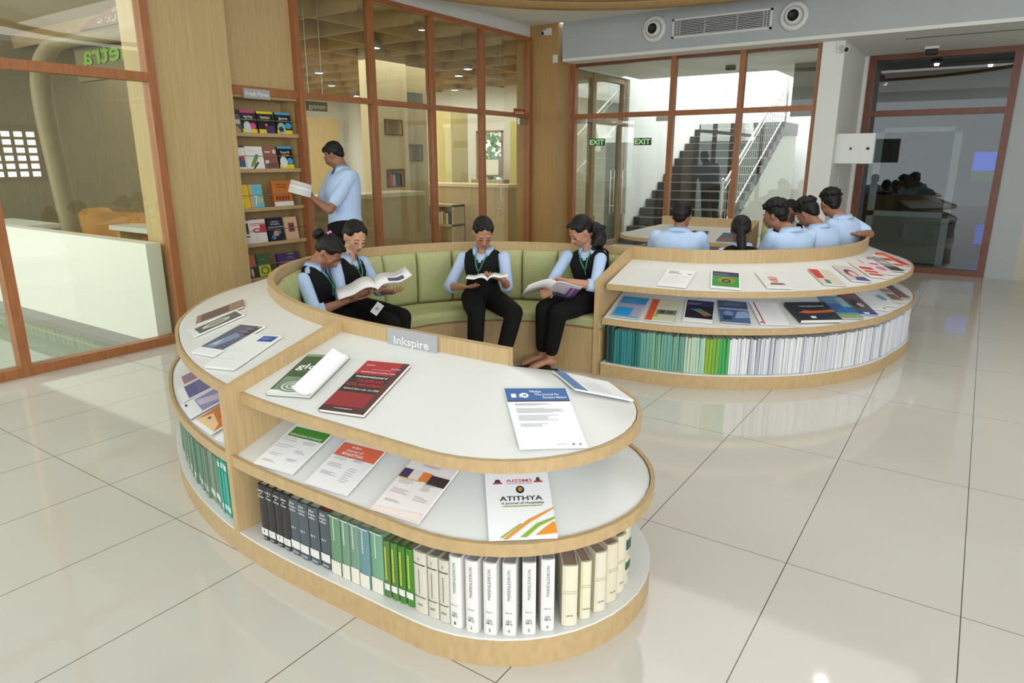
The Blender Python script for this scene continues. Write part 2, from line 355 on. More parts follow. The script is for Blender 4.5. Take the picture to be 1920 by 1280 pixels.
for nm,x,y,z,l in (('motion_sensor',-.82,10.9,2.93,'black motion sensor above the dark glass door'),('motion_sensor',-3.45,11.0,2.93,'black motion sensor on the ceiling behind the entrance glazing')):
    r_=root(nm,(x,y,z),l,'sensor'); mb=MB(); mb.box(x-.07,x+.07,y-.05,y+.05,z-.04,z+.03,M['black']); mb.build('housing',r_,bevel=.015)
    mb=MB(); mb.box(x-.08,x+.08,y-.055,y+.055,z+.03,z+.06,M['lam']); mb.build('base',r_)
mb=MB(); mb.box(-1.655,-1.645,10.25,10.33,1.28,1.36,M['lam']); mb.build('light_switch',label='white switch plate on the wall below the electrical panel box',cat='switch')
# circular oak ceiling feature
mb=MB(); cx,cy,R=-2.6,6.0,3.35
for r0,r1,z0,z1,mt in ((R-.22,R,3.40,3.53,M['venc']),(R-.5,R-.22,3.46,3.53,M['vend'])):
    n=96; vs=[];fs=[]
    for k in range(n):
        a=2*pi*k/n
        for rr,zz in ((r0,z0),(r1,z0),(r1,z1),(r0,z1)): vs.append((cx+rr*cos(a)*.95,cy+rr*sin(a)*.86,zz))
    for k in range(n):
        for j in range(4): fs.append((4*k+j,4*k+(j+1)%4,4*((k+1)%n)+(j+1)%4,4*((k+1)%n)+j))
    mb.add(vs,fs,mt,True)
mb.build('ceiling_ring',kind=S_,name_='') if False else mb.build('trim_6',kind=S_)
def lamp(x,y,z,lab,group,e=25,r=.06,name='ceiling_downlight'):
    o=root(name,(x,y,z),lab,'ceiling light',group)
    mx=Matrix.Translation((x,y,z))
    mb=MB(); mb.lathe([(r*1.0,0),(r*1.25,0),(r*1.25,.03),(r,.03)],M['lam'],mx,20); mb.build('rim',o)
    mb=MB(); mb.lathe([(0,.006),(r,.006)],pm((255,250,240),.4,emit=e),mx,20); mb.build('diffuser',o)
for i,(x,y) in enumerate([(-.64,6.5),(-4.9,1.6),(-4.9,4.4),(1.4,8.0),(-2.6,1.2),(-4.6,8.6)]):
    lamp(x,y,3.495,'round recessed downlight in the white hall ceiling','hall ceiling downlights')
for x,y in ((-10.87,3.45),(-7.73,3.42)): lamp(x,y,3.50,'round recessed downlight in the porch ceiling beyond the left window','porch ceiling downlights',25,.07)
# ---------- library behind the glazing ----------
lw=pm((232,230,220),.7,name='library_white_wall')
mb=MB(); mb.box(-15.5,-15.3,7.2,11.93,0,3.4,lw); mb.box(-15.5,-15.3,11.93,12.67,2.21,3.4,lw); mb.box(-15.5,-15.3,11.93,12.67,0,.93,M['vend']); mb.box(-15.5,-15.3,12.67,13.1,0,3.4,lw); mb.box(-15.5,-15.3,13.1,13.8,2.3,3.4,lw); mb.box(-15.5,-15.3,13.1,13.8,0,.93,M['vend']);mb.box(-15.5,-15.3,13.8,14.2,0,3.4,lw); mb.box(-15.5,-12.5,7.2,7.3,0,3.4,lw)
mb.build('wall_library_left',kind=S_)
mb=MB(); mb.box(-15.3,-10.55,14.0,14.2,0,3.4,lw); mb.box(-10.55,-9.75,14.0,14.2,2.25,3.4,lw); mb.box(-10.55,-9.75,14.0,14.2,0,1.05,lw); mb.box(-9.75,-6.0,14.0,14.2,0,3.4,lw)
mb.build('wall_library_back',kind=S_)
mb=MB(); mb.box(-6.35,-6.15,12.3,14.0,0,3.4,pm((226,227,222),.7)); mb.build('wall_library_right',kind=S_)

st('ceiling_library',-15.6,-6.1,3.2,14.2,3.40,3.5,pm((186,172,140),.7,name='library_ceiling_board'))
mb=MB(); cf=pm((186,158,112),.5,name='coffer_board',noise=.08,nscale=6)
x=-6.87
while x>-15.2: mb.box(x-.012,x+.012,4.96,13.98,3.20,3.40,cf); x-=.95
y=4.96
while y<14: mb.box(-15.28,-6.12,y-.012,y+.012,3.202,3.40,cf); y+=.95
mb.build('trim_7',kind=S_)
LL=[(-6.25,6.3),(-8.73,7.58),(-10.05,9.0),(-7.28,7.67),(-8.71,9.09),(-7.20,9.10),(-8.70,10.86),(-10.18,12.26),(-11.26,10.75),(-6.55,8.5),(-7.28,11.0),(-11.4,9.0)]
for x,y in [(a*1.229,b*1.229) for a,b in LL if b*1.229<13.9]:
    o=root('library_downlight',(x,y,3.2),'round surface downlight below the coffered library ceiling','ceiling light','library ceiling downlights')
    mx=Matrix.Translation((x,y,3.15)); 
    mb=MB(); mb.lathe([(.075,0),(.085,0),(.085,.10),(.012,.10),(.012,.25),(0,.25)],pm((150,150,150),.4),mx,18); mb.build('housing',o)
    mb=MB(); mb.lathe([(0,.004),(.075,.004)],pm((255,252,245),.4,emit=22),mx,18); mb.build('diffuser',o)
# counters and pillars
def counter(name,x0,x1,y0,y1,z,lab,t=.06,open_=None,rz=0):
    r=root(name,((x0+x1)/2,(y0+y1)/2,0),lab,'counter')
    mb=MB(); mb.box(x0-.03,x1+.03,y0-.03,y1+.03,z-t,z,pm((214,200,160),.35)); mb.build('worktop',r,bevel=.004)
    mb=MB(); mb.box(x0,x1,y0,y1,0,z-t,M['vend']); mb.build('body',r)
    return r
r_=counter('service_counter',-7.35,-6.85,6.50,7.75,1.13,'tall oak service counter right behind the library glazing')
r_=root('reading_desk',(-7.1,5.8,0),'long high reading desk with open leg space joined to the service counter','desk')
mb=MB(); mb.box(-7.4,-6.85,5.1,6.45,1.06,1.13,pm((214,200,160),.35)); mb.build('desk_top',r_); mb=MB(); mb.box(-7.38,-7.34,5.1,6.45,.0,1.06,M['vend']); mb.box(-7.34,-6.9,6.38,6.43,0,1.06,M['vend']); mb.build('back_panel',r_)
counter('service_counter',-9.9,-7.35,10.7,11.2,1.12,'long oak counter deep in the library behind the glass door')
# open shelf below with books
r_=root('low_bookcase',(-8.4,9.6,0),'low open oak bookcase standing in the library behind the glass door','bookcase')
mb=MB(); mb.box(-9.4,-8.1,10.0,10.35,.0,.04,M['vend']); mb.box(-9.4,-8.1,10.0,10.35,.36,.40,M['vend']); mb.box(-9.4,-8.1,10.0,10.35,.72,.76,M['vend']); mb.box(-9.4,-9.36,10.0,10.35,0,.76,M['vend']); mb.box(-8.14,-8.1,10.0,10.35,0,.76,M['vend']); mb.box(-9.4,-8.1,10.33,10.35,0,.76,M['vend']); mb.build('case',r_)
cols=[(150,60,60),(60,70,110),(220,214,200),(40,60,70),(180,140,60),(90,110,90),(200,200,206),(120,80,60)]
for i in range(18):
    x=-9.3+i*.062; c=random.choice(cols); h=random.uniform(.19,.26)
    mb=MB(); mb.box(x,x+.045,10.03,10.2,.402,.402+h,pm(c,.5)); mb.build('shelved_book',label='small book in the low bookcase deep in the library',cat='book',group='books in the low library bookcase')
for nm,x0,x1,y0,y1,z,l in (('reading_table',-8.6,-7.4,11.6,12.3,.55,'low oak table on the library floor beyond the glass door'),('reading_table',-10.2,-9.1,11.7,12.2,.6,'oak table at the far left of the library beyond the second pane')):
    r_=root(nm,((x0+x1)/2,(y0+y1)/2,0),l,'table'); mb=MB(); mb.box(x0,x1,y0,y1,z-.05,z,pm((206,190,150),.4)); mb.build('table_top',r_)
    for xx in (x0+.05,x1-.05):
        for yy in (y0+.05,y1-.05): mb=MB(); mb.box(xx-.03,xx+.03,yy-.03,yy+.03,0,z-.05,M['vend']); mb.build('leg',r_)
mb=MB(); mb.box(-8.3,-6.7,12.6,13.2,0,.42,M['vend']); mb.build('low_bench',label='low oak bench along the back of the library',cat='bench')
# pillar with niches (front face towards camera, faces +x)
PX=-8.45
r_=root('niche_pillar',(-8.6,8.9,0),'pale oak pillar with square framed niches and small books standing in the library','pillar')
lp=pm((206,190,150),.5,name='pale_panel',noise=.05,nscale=5,stretch=(5,5,.4)); lq=pm((178,160,118),.5,name='olive_oak_panel',noise=.05,nscale=5,stretch=(5,5,.4))
def niche_face(mb,x0,x1,y0,y1,nz,mt):
    ya,yb=nz[0][0],nz[0][1]
    mb.box(x0,x1,y0,ya,0,3.4,mt); mb.box(x0,x1,yb,y1,0,3.4,mt); z=0
    for _,_,za,zb in nz: mb.box(x0,x1,ya,yb,z,za,mt); z=zb
    mb.box(x0,x1,ya,yb,z,3.4,mt); mb.box(x0-.02,x0,y0,y1,0,3.4,mt)
mb=MB(); niche_face(mb,-8.72,PX,8.42,9.235,[(8.67,9.07,1.13,1.40),(8.67,9.07,1.99,2.215)],lp); mb.build('front_panel',r_)
mb=MB(); niche_face(mb,-8.78,-8.56,9.236,9.86,[(9.31,9.70,1.56,1.82)],lq); mb.build('side_panel',r_)
for ya,yb,za,zb,px in ((8.67,9.07,1.13,1.40,PX),(8.67,9.07,1.99,2.215,PX),(9.31,9.70,1.56,1.82,-8.56)):
    t=.018; mb=MB()
    mb.box(px,px+.012,ya-t,yb+t,za-t,za,M['teakd']);mb.box(px,px+.012,ya-t,yb+t,zb,zb+t,M['teakd']);mb.box(px,px+.012,ya-t,ya,za,zb,M['teakd']);mb.box(px,px+.012,yb,yb+t,za,zb,M['teakd']); mb.build('niche_frame',r_)
mb=MB(); mb.box(-8.56,-8.54,9.31,9.74,2.48,2.71,pm((90,88,84),.5)); 
for i in range(11): mb.box(-8.54,-8.53,9.33+i*.037,9.34+i*.037,2.51,2.68,pm((150,148,140),.5))
mb.build('air_grille',r_)
for i in range(9):
    c=[(170,80,80),(190,90,90),(210,120,110),(214,140,120),(200,200,205),(70,90,130),(60,80,120),(90,100,130),(50,60,90)][i]
    mb=MB(); mb.box(PX-.2,PX-.02,8.69+i*.041,8.72+i*.041,1.131,1.131+.19+.01*(i%3),pm(c,.5)); mb.build('niche_book',label='book standing in the lower niche of the library pillar',cat='book',group='books in the pillar niche')
# beige pillars and panels further back
mb=MB(); mb.box(-10.9,-9.9,12.2,12.8,0,2.6,pm((190,176,118),.5,name='olive_panel',noise=.05,nscale=5,stretch=(5,5,.4))); mb.build('wall_library_pier',kind=S_)
mb=MB(); mb.box(-9.0,-8.1,13.2,13.6,0,2.4,pm((190,180,110),.5)); mb.build('wall_library_partition',kind=S_)
mb=MB(); mb.box(-14.9,-14.6,12.2,13.2,0,2.5,M['vend']); mb.box(-14.95,-14.6,11.9,13.3,2.5,2.62,M['vend']); mb.build('wall_library_alcove',kind=S_)
for nm,(x0,x1,y0,y1,z0,z1,ax) in {'window_3':(-15.35,-15.3,11.93,12.67,.93,2.21,'x'),'window_4':(-15.35,-15.3,13.1,13.8,.93,2.3,'x'),'window_5':(-10.55,-9.75,14.0,14.05,1.05,2.25,'y')}.items():
    mb=MB(); t=.05
    if ax=='x':
        mb.box(x0,x1+.03,y0,y0+t,z0,z1,M['teak']);mb.box(x0,x1+.03,y1-t,y1,z0,z1,M['teak']);mb.box(x0,x1+.03,y0,y1,z1-t,z1,M['teak']);mb.box(x0,x1+.03,y0,y1,z0,z0+t,M['teak'])
    else:
        mb.box(x0,x0+t,y0-.03,y1,z0,z1,M['teak']);mb.box(x1-t,x1,y0-.03,y1,z0,z1,M['teak']);mb.box(x0,x1,y0-.03,y1,z1-t,z1,M['teak']);mb.box(x0,x1,y0-.03,y1,z0,z0+t,M['teak'])
    mb.build(nm,kind=S_)
# garden outside the far windows
def bush(c,s,lab,n=90,col=(120,150,90)):
    o=root('garden_bush',c,lab,'bush'); mb=MB(); mt=pm(col,.8,noise=.35,nscale=8); rr=random.Random(int(abs(c[0]*10)))
    vs=[];fs=[]
    for i in range(n*14):
        a=rr.uniform(0,2*pi);t=math.acos(rr.uniform(-1,1)); q=rr.uniform(.55,1)
        p=Vector(c)+Vector((s[0]*q*sin(t)*cos(a),s[1]*q*sin(t)*sin(a),s[2]*(1+q*cos(t))))
        u=Vector((rr.uniform(-1,1),rr.uniform(-1,1),rr.uniform(-1,1))).normalized()*.12; v=u.orthogonal().normalized()*.07
        b=len(vs); vs+=[p-u,p+v,p+u,p-v]; fs.append((b,b+1,b+2,b+3))
    mb.add(vs,fs,mt); mb.build('foliage',o)
    mb=MB(); mb.tube([c,(c[0],c[1],c[2]+s[2])],[.06,.03],pm((90,70,50),.8)); mb.build('stem',o)
bush((-20,16.6,-.05),(2.2,2.6,1.7),'green garden bush seen through the left library window')
bush((-12.4,19.0,-.05),(2.6,1.8,1.9),'green garden bush seen through the back library window')
bush((-3.2,22.5,-.05),(2,1.2,1.4),'green garden bush outside the stairwell door')
st('trim_8',-30,4,19,40,-.2,-.07,pm((225,222,205),.9,name='bright_paving'))
st('trim_9',-30,-15.7,4,19,-.2,-.07,pm((225,222,205),.9))
# hanging signs in the library
for (y,z,x,t,l,c) in ((5.45,2.16,-6.35,'gyanam','small brown hanging sign with white lettering behind the first library pane',(120,98,66)),(9.05,2.27,-6.0,'patrika','small orange brown sign with white lettering on the library transom',(150,74,40))):
    r_=root('hanging_sign',(x,y,z),l,'sign'); mb=MB(); mb.box(x-.01,x,y-.15,y+.15,z-.05,z+.05,pm(c,.5)); mb.build('board',r_)
    if x<-6.2: mb=MB(); mb.tube([(x-.005,y-.1,z+.05),(x-.005,y-.1,3.4)],.004,M['steel'],6); mb.build('hanger',r_); mb=MB(); mb.tube([(x-.005,y+.1,z+.05),(x-.005,y+.1,3.4)],.004,M['steel'],6); mb.build('hanger',r_)
    mb=MB(); mx=Matrix.Translation((x+.002,y,z-.025))@Matrix.Rotation(pi/2,4,'Z')@Matrix.Rotation(pi/2,4,'X'); put_text(mb,t,mx,.05,pm((235,230,215),.5),align='c',bold=.01,width=.24); mb.build('lettering',r_)
r_=root('display_monitor',(-9.9,13.2,1.12),'pale monitor screen on the far library counter','monitor')
mb=MB(); mb.box(-9.9,-9.3,13.2,13.25,1.2,1.6,pm((120,118,100),.5)); mb.box(-9.65,-9.55,13.2,13.3,1.12,1.2,M['black']); mb.build('casing',r_)
mb=MB(); mb.box(-9.87,-9.33,13.19,13.2,1.23,1.57,pm((236,236,214),.5)); mb.build('screen',r_)
bx('display_plinth',-10.0,-9.2,13.05,13.45,0,1.12,M['vend'],label='oak plinth below the monitor in the library',cat='counter')
mb=MB(); mb.tube([(-10.4,8.65,3.4),(-10.4,8.6,2.5),(-10.4,8.4,2.2),(-10.5,8.0,2.0)],.008,M['black']); mb.build('hanging_cable',label='thin dark cable hanging from the library ceiling',cat='cable')
# ---------- stairwell behind the entrance ----------
dkst=pm((62,60,60),.35,name='dark_granite',noise=.12,nscale=12)
r_=root('staircase',(-4.7,12.2,0),'dark granite staircase rising behind the entrance glazing','staircase')
n=14; y0=12.15; X0,X1=-5.7,-3.8
mb=MB()
for i in range(n):
    mb.box(X0,X1,y0+.29*i,y0+.29*(i+1)+.02,.16*i+.01,.16*(i+1)-.03,dkst)
mb.box(X0,X1+.0,y0+.29*n,y0+.29*n+1.3,.16*n-.13,.16*n-.03+.16,dkst)
mb.build('risers',r_)
mb=MB(); th=pm((92,92,92),.3,name='granite_nosing')
for i in range(n): mb.box(X0,X1+.02,y0+.29*i-.012,y0+.29*(i+1),.16*(i+1)-.03,.16*(i+1),dkst); mb.box(X0,X1+.02,y0+.29*i-.014,y0+.29*i-.006,.16*(i+1)-.008,.16*(i+1)+.001,pm((170,170,170),.3))
mb.build('treads',r_)
mb=MB(); poly=[(y0+.05,0),(y0+.29*n+1.3,0),(y0+.29*n+1.3,.16*n-.13),(y0+.29*n,.16*n-.15),(y0+.29,.0)]
mx=Matrix(((0,0,1,0),(1,0,0,0),(0,1,0,0),(0,0,0,1)))
mb.prism([(y0+.25,0),(y0+.29*n+1.3,0),(y0+.29*n+1.3,.16*n-.1),(y0+.29*n,.16*n-.17)],X1-.08,X1-.02,M['white'],mx); mb.build('side_wall',r_)
r_=root('stair_railing',(X1-.05,12.3,0),'stainless steel stair railing with vertical bars along the dark stairs','railing')
mb=MB(); xs=X1-.04
def rz(y,h): return (y-y0)/.29*.16+h
ya,yb=12.45,16.3
mb.tube([(xs,ya,rz(ya,1.02)),(xs,yb,rz(yb,1.02))],.028,M['steel'],12); mb.tube([(xs,ya,rz(ya,.9)),(xs,yb,rz(yb,.9))],.012,M['steel'],8); mb.tube([(xs,ya,rz(ya,.22)),(xs,yb,rz(yb,.22))],.018,M['steel'],8)
mb.build('handrail',r_)
for y in (12.3,16.35):
    mb=MB(); mb.tube([(xs,y,max(0,rz(y,.05))),(xs,y,rz(y,1.12))],.03,M['steel'],12); mb.ell((xs,y,rz(y,1.14)),.038,M['steel']); mb.build('newel_post',r_)
for i in range(28):
    y=12.55+i*.135; mb=MB(); mb.tube([(xs,y,rz(y,.22)),(xs,y,rz(y,.9))],.007,M['steel'],6); mb.build('baluster',r_)
ww=pm((238,238,236),.7,name='stairwell_white_paint')
mb=MB(); mb.box(-5.85,-5.71,12.32,18.2,0,6,ww); mb.box(-6.2,-5.71,9.95,12.32,3.0,3.4,ww); mb.build('wall_stair_left',kind=S_); mb=MB(); mb.box(-5.70,-1.5,18.0,18.2,2.2,6,ww); mb.box(-5.70,-3.3,18.0,18.2,0,2.2,ww); mb.box(-2.2,-1.6,18.0,18.2,0,2.2,ww)
mb.build('wall_stair',kind=S_)
mb=MB(); mb.box(-1.9,-1.75,11.6,18.0,0,6,ww); mb.build('wall_stair_right',kind=S_)
gf=MB()
for y in (9.98,11.03,12.25): gf.box(-5.86,-5.76,y-.06,y+.06,0,3.0,pm((150,126,92),.5,name='greyed_oak_frame',noise=.08,nscale=6))
for z in (2.24,2.95,.05): gf.box(-5.855,-5.765,9.98,12.25,z-.04,z+.04,pm((150,126,92),.5,name='greyed_oak_frame',noise=.08,nscale=6))
g_=gf.build('window_6',kind=S_)
for a,b in ((10.04,10.97),(11.09,12.19)): bx('pane',-5.814,-5.806,a,b,.09,2.2,M['glass'],g_); bx('pane',-5.814,-5.806,a,b,2.28,2.91,M['glass'],g_)
# ceiling of the lobby before the stair opening
mb=MB(); mb.box(-5.9,-1.75,9.95,12.0,3.03,3.2,M['ceil']); mb.box(-3.2,-1.75,12.0,18,3.03,3.2,M['ceil']); mb.build('ceiling_stair',kind=S_)
mb=MB(); mb.box(-2.66,-1.93,11.6,11.66,2.22,3.03,pm((118,118,110),.5)); mb.build('wall_fin',kind=S_)
r_=root('side_door',(-2.7,17.9,0),'white glazed door standing ajar at the foot of the stairwell','door')
mb=MB()
for x in (-3.3,-2.35): mb.box(x,x+.09,17.85,17.95,0,2.15,M['white'])
mb.box(-3.3,-2.26,17.85,17.95,2.08,2.15,M['white']); mb.build('door_frame',r_)
mb=MB(); mb.box(-3.2,-2.85,17.8,17.84,0,2.05,M['lam']); mb.build('door_leaf',r_)
mb=MB(); mb.box(-3.12,-2.93,17.79,17.80,1.1,1.9,pm((150,170,160),.2)); mb.build('door_light',r_)
for x,y in ((-2.75,12.3),(-2.55,14.0)):
    lamp(x,y,3.0,'small recessed light in the lobby ceiling behind the entrance glazing','lobby recessed lights',12,.05)
# ---------- porch and reading corner seen through the left window ----------
mb=MB(); mb.box(-12.4,-5.88,3.07,3.2,-.02,.885,pm((238,236,230),.6,name='white_render'))
mb.build('wall_porch_parapet',kind=S_)
mb=MB(); mb.box(-12.4,-5.88,2.9,3.07,-.06,0,pm((150,148,146),.6,name='grey_stone_coping',noise=.04,nscale=20)); mb.box(-6.2,-5.875,-6,3.25,-.5,-.005,pm((150,148,146),.6)); mb.build('trim_10',kind=S_)
def pool_tile():
    m=bpy.data.materials.new('pool_tile'); m.use_nodes=True; N=m.node_tree.nodes;K=m.node_tree.links;b=N['Principled BSDF']
    tc=N.new('ShaderNodeTexCoord'); mp=N.new('ShaderNodeMapping'); mp.inputs['Rotation'].default_value=(pi/2,0,0); br=N.new('ShaderNodeTexBrick'); br.offset=0
    K.new(tc.outputs['Object'],mp.inputs[0]); K.new(mp.outputs[0],br.inputs[0])
    br.inputs['Color1'].default_value=L3((150,156,138));br.inputs['Color2'].default_value=L3((134,142,126));br.inputs['Mortar'].default_value=L3((186,188,172))
    br.inputs['Scale'].default_value=1;br.inputs['Mortar Size'].default_value=.005;br.inputs['Brick Width'].default_value=.1;br.inputs['Row Height'].default_value=.1
    K.new(br.outputs[0],b.inputs['Base Color']); b.inputs['Roughness'].default_value=.3; return m
PT=pool_tile()
mb=MB(); mb.box(-12.4,-6.02,2.88,2.9,-.5,-.06,PT); mb.build('trim_11',kind=S_)
mb=MB(); mb.box(-12.4,-6.2,-6,2.88,-.5,-.45,PT); mb.build('trim_12',kind=S_)
mb=MB(); mb.box(-12.4,-6.2,-6,2.88,-.2,-.19,pm((150,160,146),.04,name='still_pool_water',spec=.9)); mb.build('pool_water',label='still shallow green grey pool water behind the left window',cat='water',kind='stuff')
mb=MB(); mb.box(-12.6,-12.5,-6,7.2,-.5,3.4,lw); mb.build('wall_porch',kind=S_)
mb=MB(); mb.box(-12.7,-6.0,-6,3.9,3.53,3.6,M['ceil']); mb.build('ceiling_porch',kind=S_)
mb=MB(); mb.box(-12.5,-12.495,3.2,7.2,0,3.39,pm((128,118,92),.6,name='olive_far_panel',noise=.12,nscale=5,stretch=(1,6,.3))); mb.build('wall_reading_corner',kind=S_)
# perforated lattice windows on the far wall
lt=pm((250,250,245),.5,emit=1.3)
mb=MB()
for i in range(9):
    for j in range(6):
        y=3.55+i*.17; z=1.32+j*.12; mb.box(-12.49,-12.48,y,y+.11,z,z+.075,lt)
mb.box(-12.5,-12.49,3.4,5.12,1.25,2.1,pm((120,104,84),.6)); mb.build('lattice_window',label='perforated brown lattice with daylight squares at far left behind the window',cat='lattice')
mb=MB(); mb.box(-12.5,-12.47,5.17,5.36,1.3,2.2,pm((150,200,150),.5,emit=.6)); mb.build('garden_window',label='narrow green lit window strip behind the arched reflection',cat='window')
def table_(name,x0,x1,y0,y1,z,lab,col=(226,230,222)):
    r=root(name,((x0+x1)/2,(y0+y1)/2,0),lab,'table'); mb=MB(); mb.box(x0,x1,y0,y1,z-.06,z,pm(col,.35)); mb.build('table_top',r,bevel=.005)
    for xx in (x0+.1,x1-.1):
        mb=MB(); mb.box(xx-.04,xx+.04,y0+.06,y1-.06,0,z-.06,M['vend']); mb.build('leg',r)
table_('reading_table',-11.3,-9.9,3.5,4.1,.78,'white reading table at the far left beyond the parapet')
table_('reading_table',-9.1,-7.3,4.32,4.95,.78,'white reading table nearer the pillar beyond the parapet')
r_=root('curved_sofa',(-9.6,4.9,0),'orange and brown curved sofa behind the white tables','sofa')
mb=MB(); P=[(-10.4+ .9*cos(a)*1.0,5.0+.45*sin(a)) for a in [pi+ i*pi/10 for i in range(11)]]
mb.tube([(p[0]+.5,p[1]+.1,.55) for p in P],[.30]*11,pm((196,140,66),.6),10,flat=1.2); mb.build('backrest',r_)
mb=MB(); mb.box(-10.6,-9.2,4.75,5.3,0,.45,pm((150,80,60),.6)); mb.build('seat',r_)
arch=pm((150,136,104),.55,name='olive_arc_reflection',noise=.06,nscale=5)  # curved band modelled for wall arcs reflected in the left glass
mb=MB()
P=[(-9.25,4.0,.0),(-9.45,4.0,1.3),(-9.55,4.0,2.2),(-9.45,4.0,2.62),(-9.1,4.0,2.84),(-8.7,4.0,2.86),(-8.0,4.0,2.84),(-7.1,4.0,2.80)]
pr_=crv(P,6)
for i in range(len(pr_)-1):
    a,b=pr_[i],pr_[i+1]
mb.tube(pr_,.12,arch,8,flat=.6); mb.build('reflected_arc',label='olive brown curved band standing in for an arched reflection in the left window',cat='arch')
mb=MB(); mb.box(-8.9,-6.45,4.14,4.2,2.45,2.97,pm((120,108,78),.6)); mb.box(-7.0,-6.45,4.2,4.3,0,2.95,M['vend'])  # board modelled for the sign reflected in the glass; second box is the jamb
mb.build('reflected_fascia',label='brown board standing in for the reflected sign in the left window, with oak jamb',cat='board')
r_=root('reflected_letters',(-8.0,4.13,2.6),'green mirrored letters standing in for a sign reflected in the left window','sign')
mb=MB(); mx=Matrix.Translation((-7.45,4.128,2.62))@Matrix.Rotation(pi,4,'Z')@Matrix.Rotation(pi/2,4,'X'); put_text(mb,'shetra',mx@Matrix.Scale(1,4),.20,pm((120,160,50),.4,emit=.1),bold=.02,width=1.25,z=.0); mb.build('lettering',r_)  # letters turned round to imitate the mirror image of a sign
mb=MB(); mb.prism([(-8.7,2.98),(-6.45,2.98),(-6.45,3.36),(-8.5,3.06)],4.14,4.2,pm((150,112,90),.6),Matrix(((1,0,0,0),(0,0,1,0),(0,1,0,0),(0,0,0,1))))
rr=random.Random(4)
for i in range(90):
    x=rr.uniform(-8.3,-6.6); z=rr.uniform(3.0,3.03+(x+8.5)*.14); mb.box(x,x+.018,4.134,4.14,z,z+.018,pm((226,214,180),.5))  # pale squares painted on for the panel's sparkling light dots

mb.build('hanging_canopy',label='rust brown slanting canopy panel above the green letters',cat='panel')
# ================= CURVED DISPLAY UNITS AND BENCHES =================
R1=[(-1.37,1.99),(-1.67,1.987),(-2.05,1.985),(-2.33,2.007),(-2.60,2.065),(-2.85,2.15),(-3.12,2.28),(-3.38,2.44),(-3.62,2.66),(-3.81,2.90),(-3.93,3.17),(-3.97,3.47),(-3.95,3.78),(-3.87,4.06),(-3.75,4.29),(-3.62,4.47),(-3.46,4.63),(-3.28,4.77),(-3.06,4.87),(-2.82,4.94),(-2.5,4.99),(-2.24,5.0)]
R2=[(-2.24,5.01),(-1.95,5.03),(-1.67,5.10),(-1.30,5.36),(-.96,5.77),(-.82,6.13),(-.765,6.53),(-.80,6.92),(-.93,7.28),(-1.15,7.57),(-1.45,7.80),(-1.8,7.93),(-2.2,7.97),(-2.7,7.98),(-3.2,7.98)]
def stations(P,side):
    o=[]
    for i,p in enumerate(P):
        a=P[max(i-1,0)];b=P[min(i+1,len(P)-1)]
        tx,ty=b[0]-a[0],b[1]-a[1];l=hypot(tx,ty);tx/=l;ty/=l
        o.append((p[0],p[1],-ty*side,tx*side,1.0))
    return o
S1=stations(crv(R1),1); S2=stations(crv(R2),-1)
def arc_len(S): 
    o=[0]
    for a,b in zip(S,S[1:]): o.append(o[-1]+hypot(b[0]-a[0],b[1]-a[1]))
    return o
# taper of the second unit: narrower towards its far right end
def tp(y): 
    t=min(1,max(0,(y-5.3)/.9)); t=t*t*(3-2*t); return 1-.26*t
S2=[(x,y,a,b,tp(y) if x>-1.4 and i<70 else 1) for i,(x,y,a,b,s) in enumerate(S2)]
def cap(x,y,a0,a1,n=22,s=1.0): return [(x,y,cos(radians(a0+(a1-a0)*i/n)),sin(radians(a0+(a1-a0)*i/n)),s) for i in range(n+1)]
def sweep(mb,S,prof,mat,mats=None,close=True,smooth=True):
    """profile of (D,z) pairs swept along the stations; ends closed"""
    n=len(prof); vs=[(x+nx*D*s,y+ny*D*s,z) for x,y,nx,ny,s in S for D,z in prof]
    for j in range(n if close else n-1):
        k=(j+1)%n; fs=[(i*n+j,i*n+k,(i+1)*n+k,(i+1)*n+j) for i in range(len(S)-1)]
        # give each side its own vertices so that edges stay crisp
        vv=[]; 
        for i in range(len(S)): vv+= [vs[i*n+j],vs[i*n+k]]
        ff=[(2*i,2*i+1,2*i+3,2*i+2) for i in range(len(S)-1)]
        mb.add(vv,ff,(mats[j] if mats else mat),smooth)
    if close:
        mb.add(vs[:n],[list(range(n))[::-1]],mat); mb.add(vs[-n:],[list(range(n))],mat)
    return mb
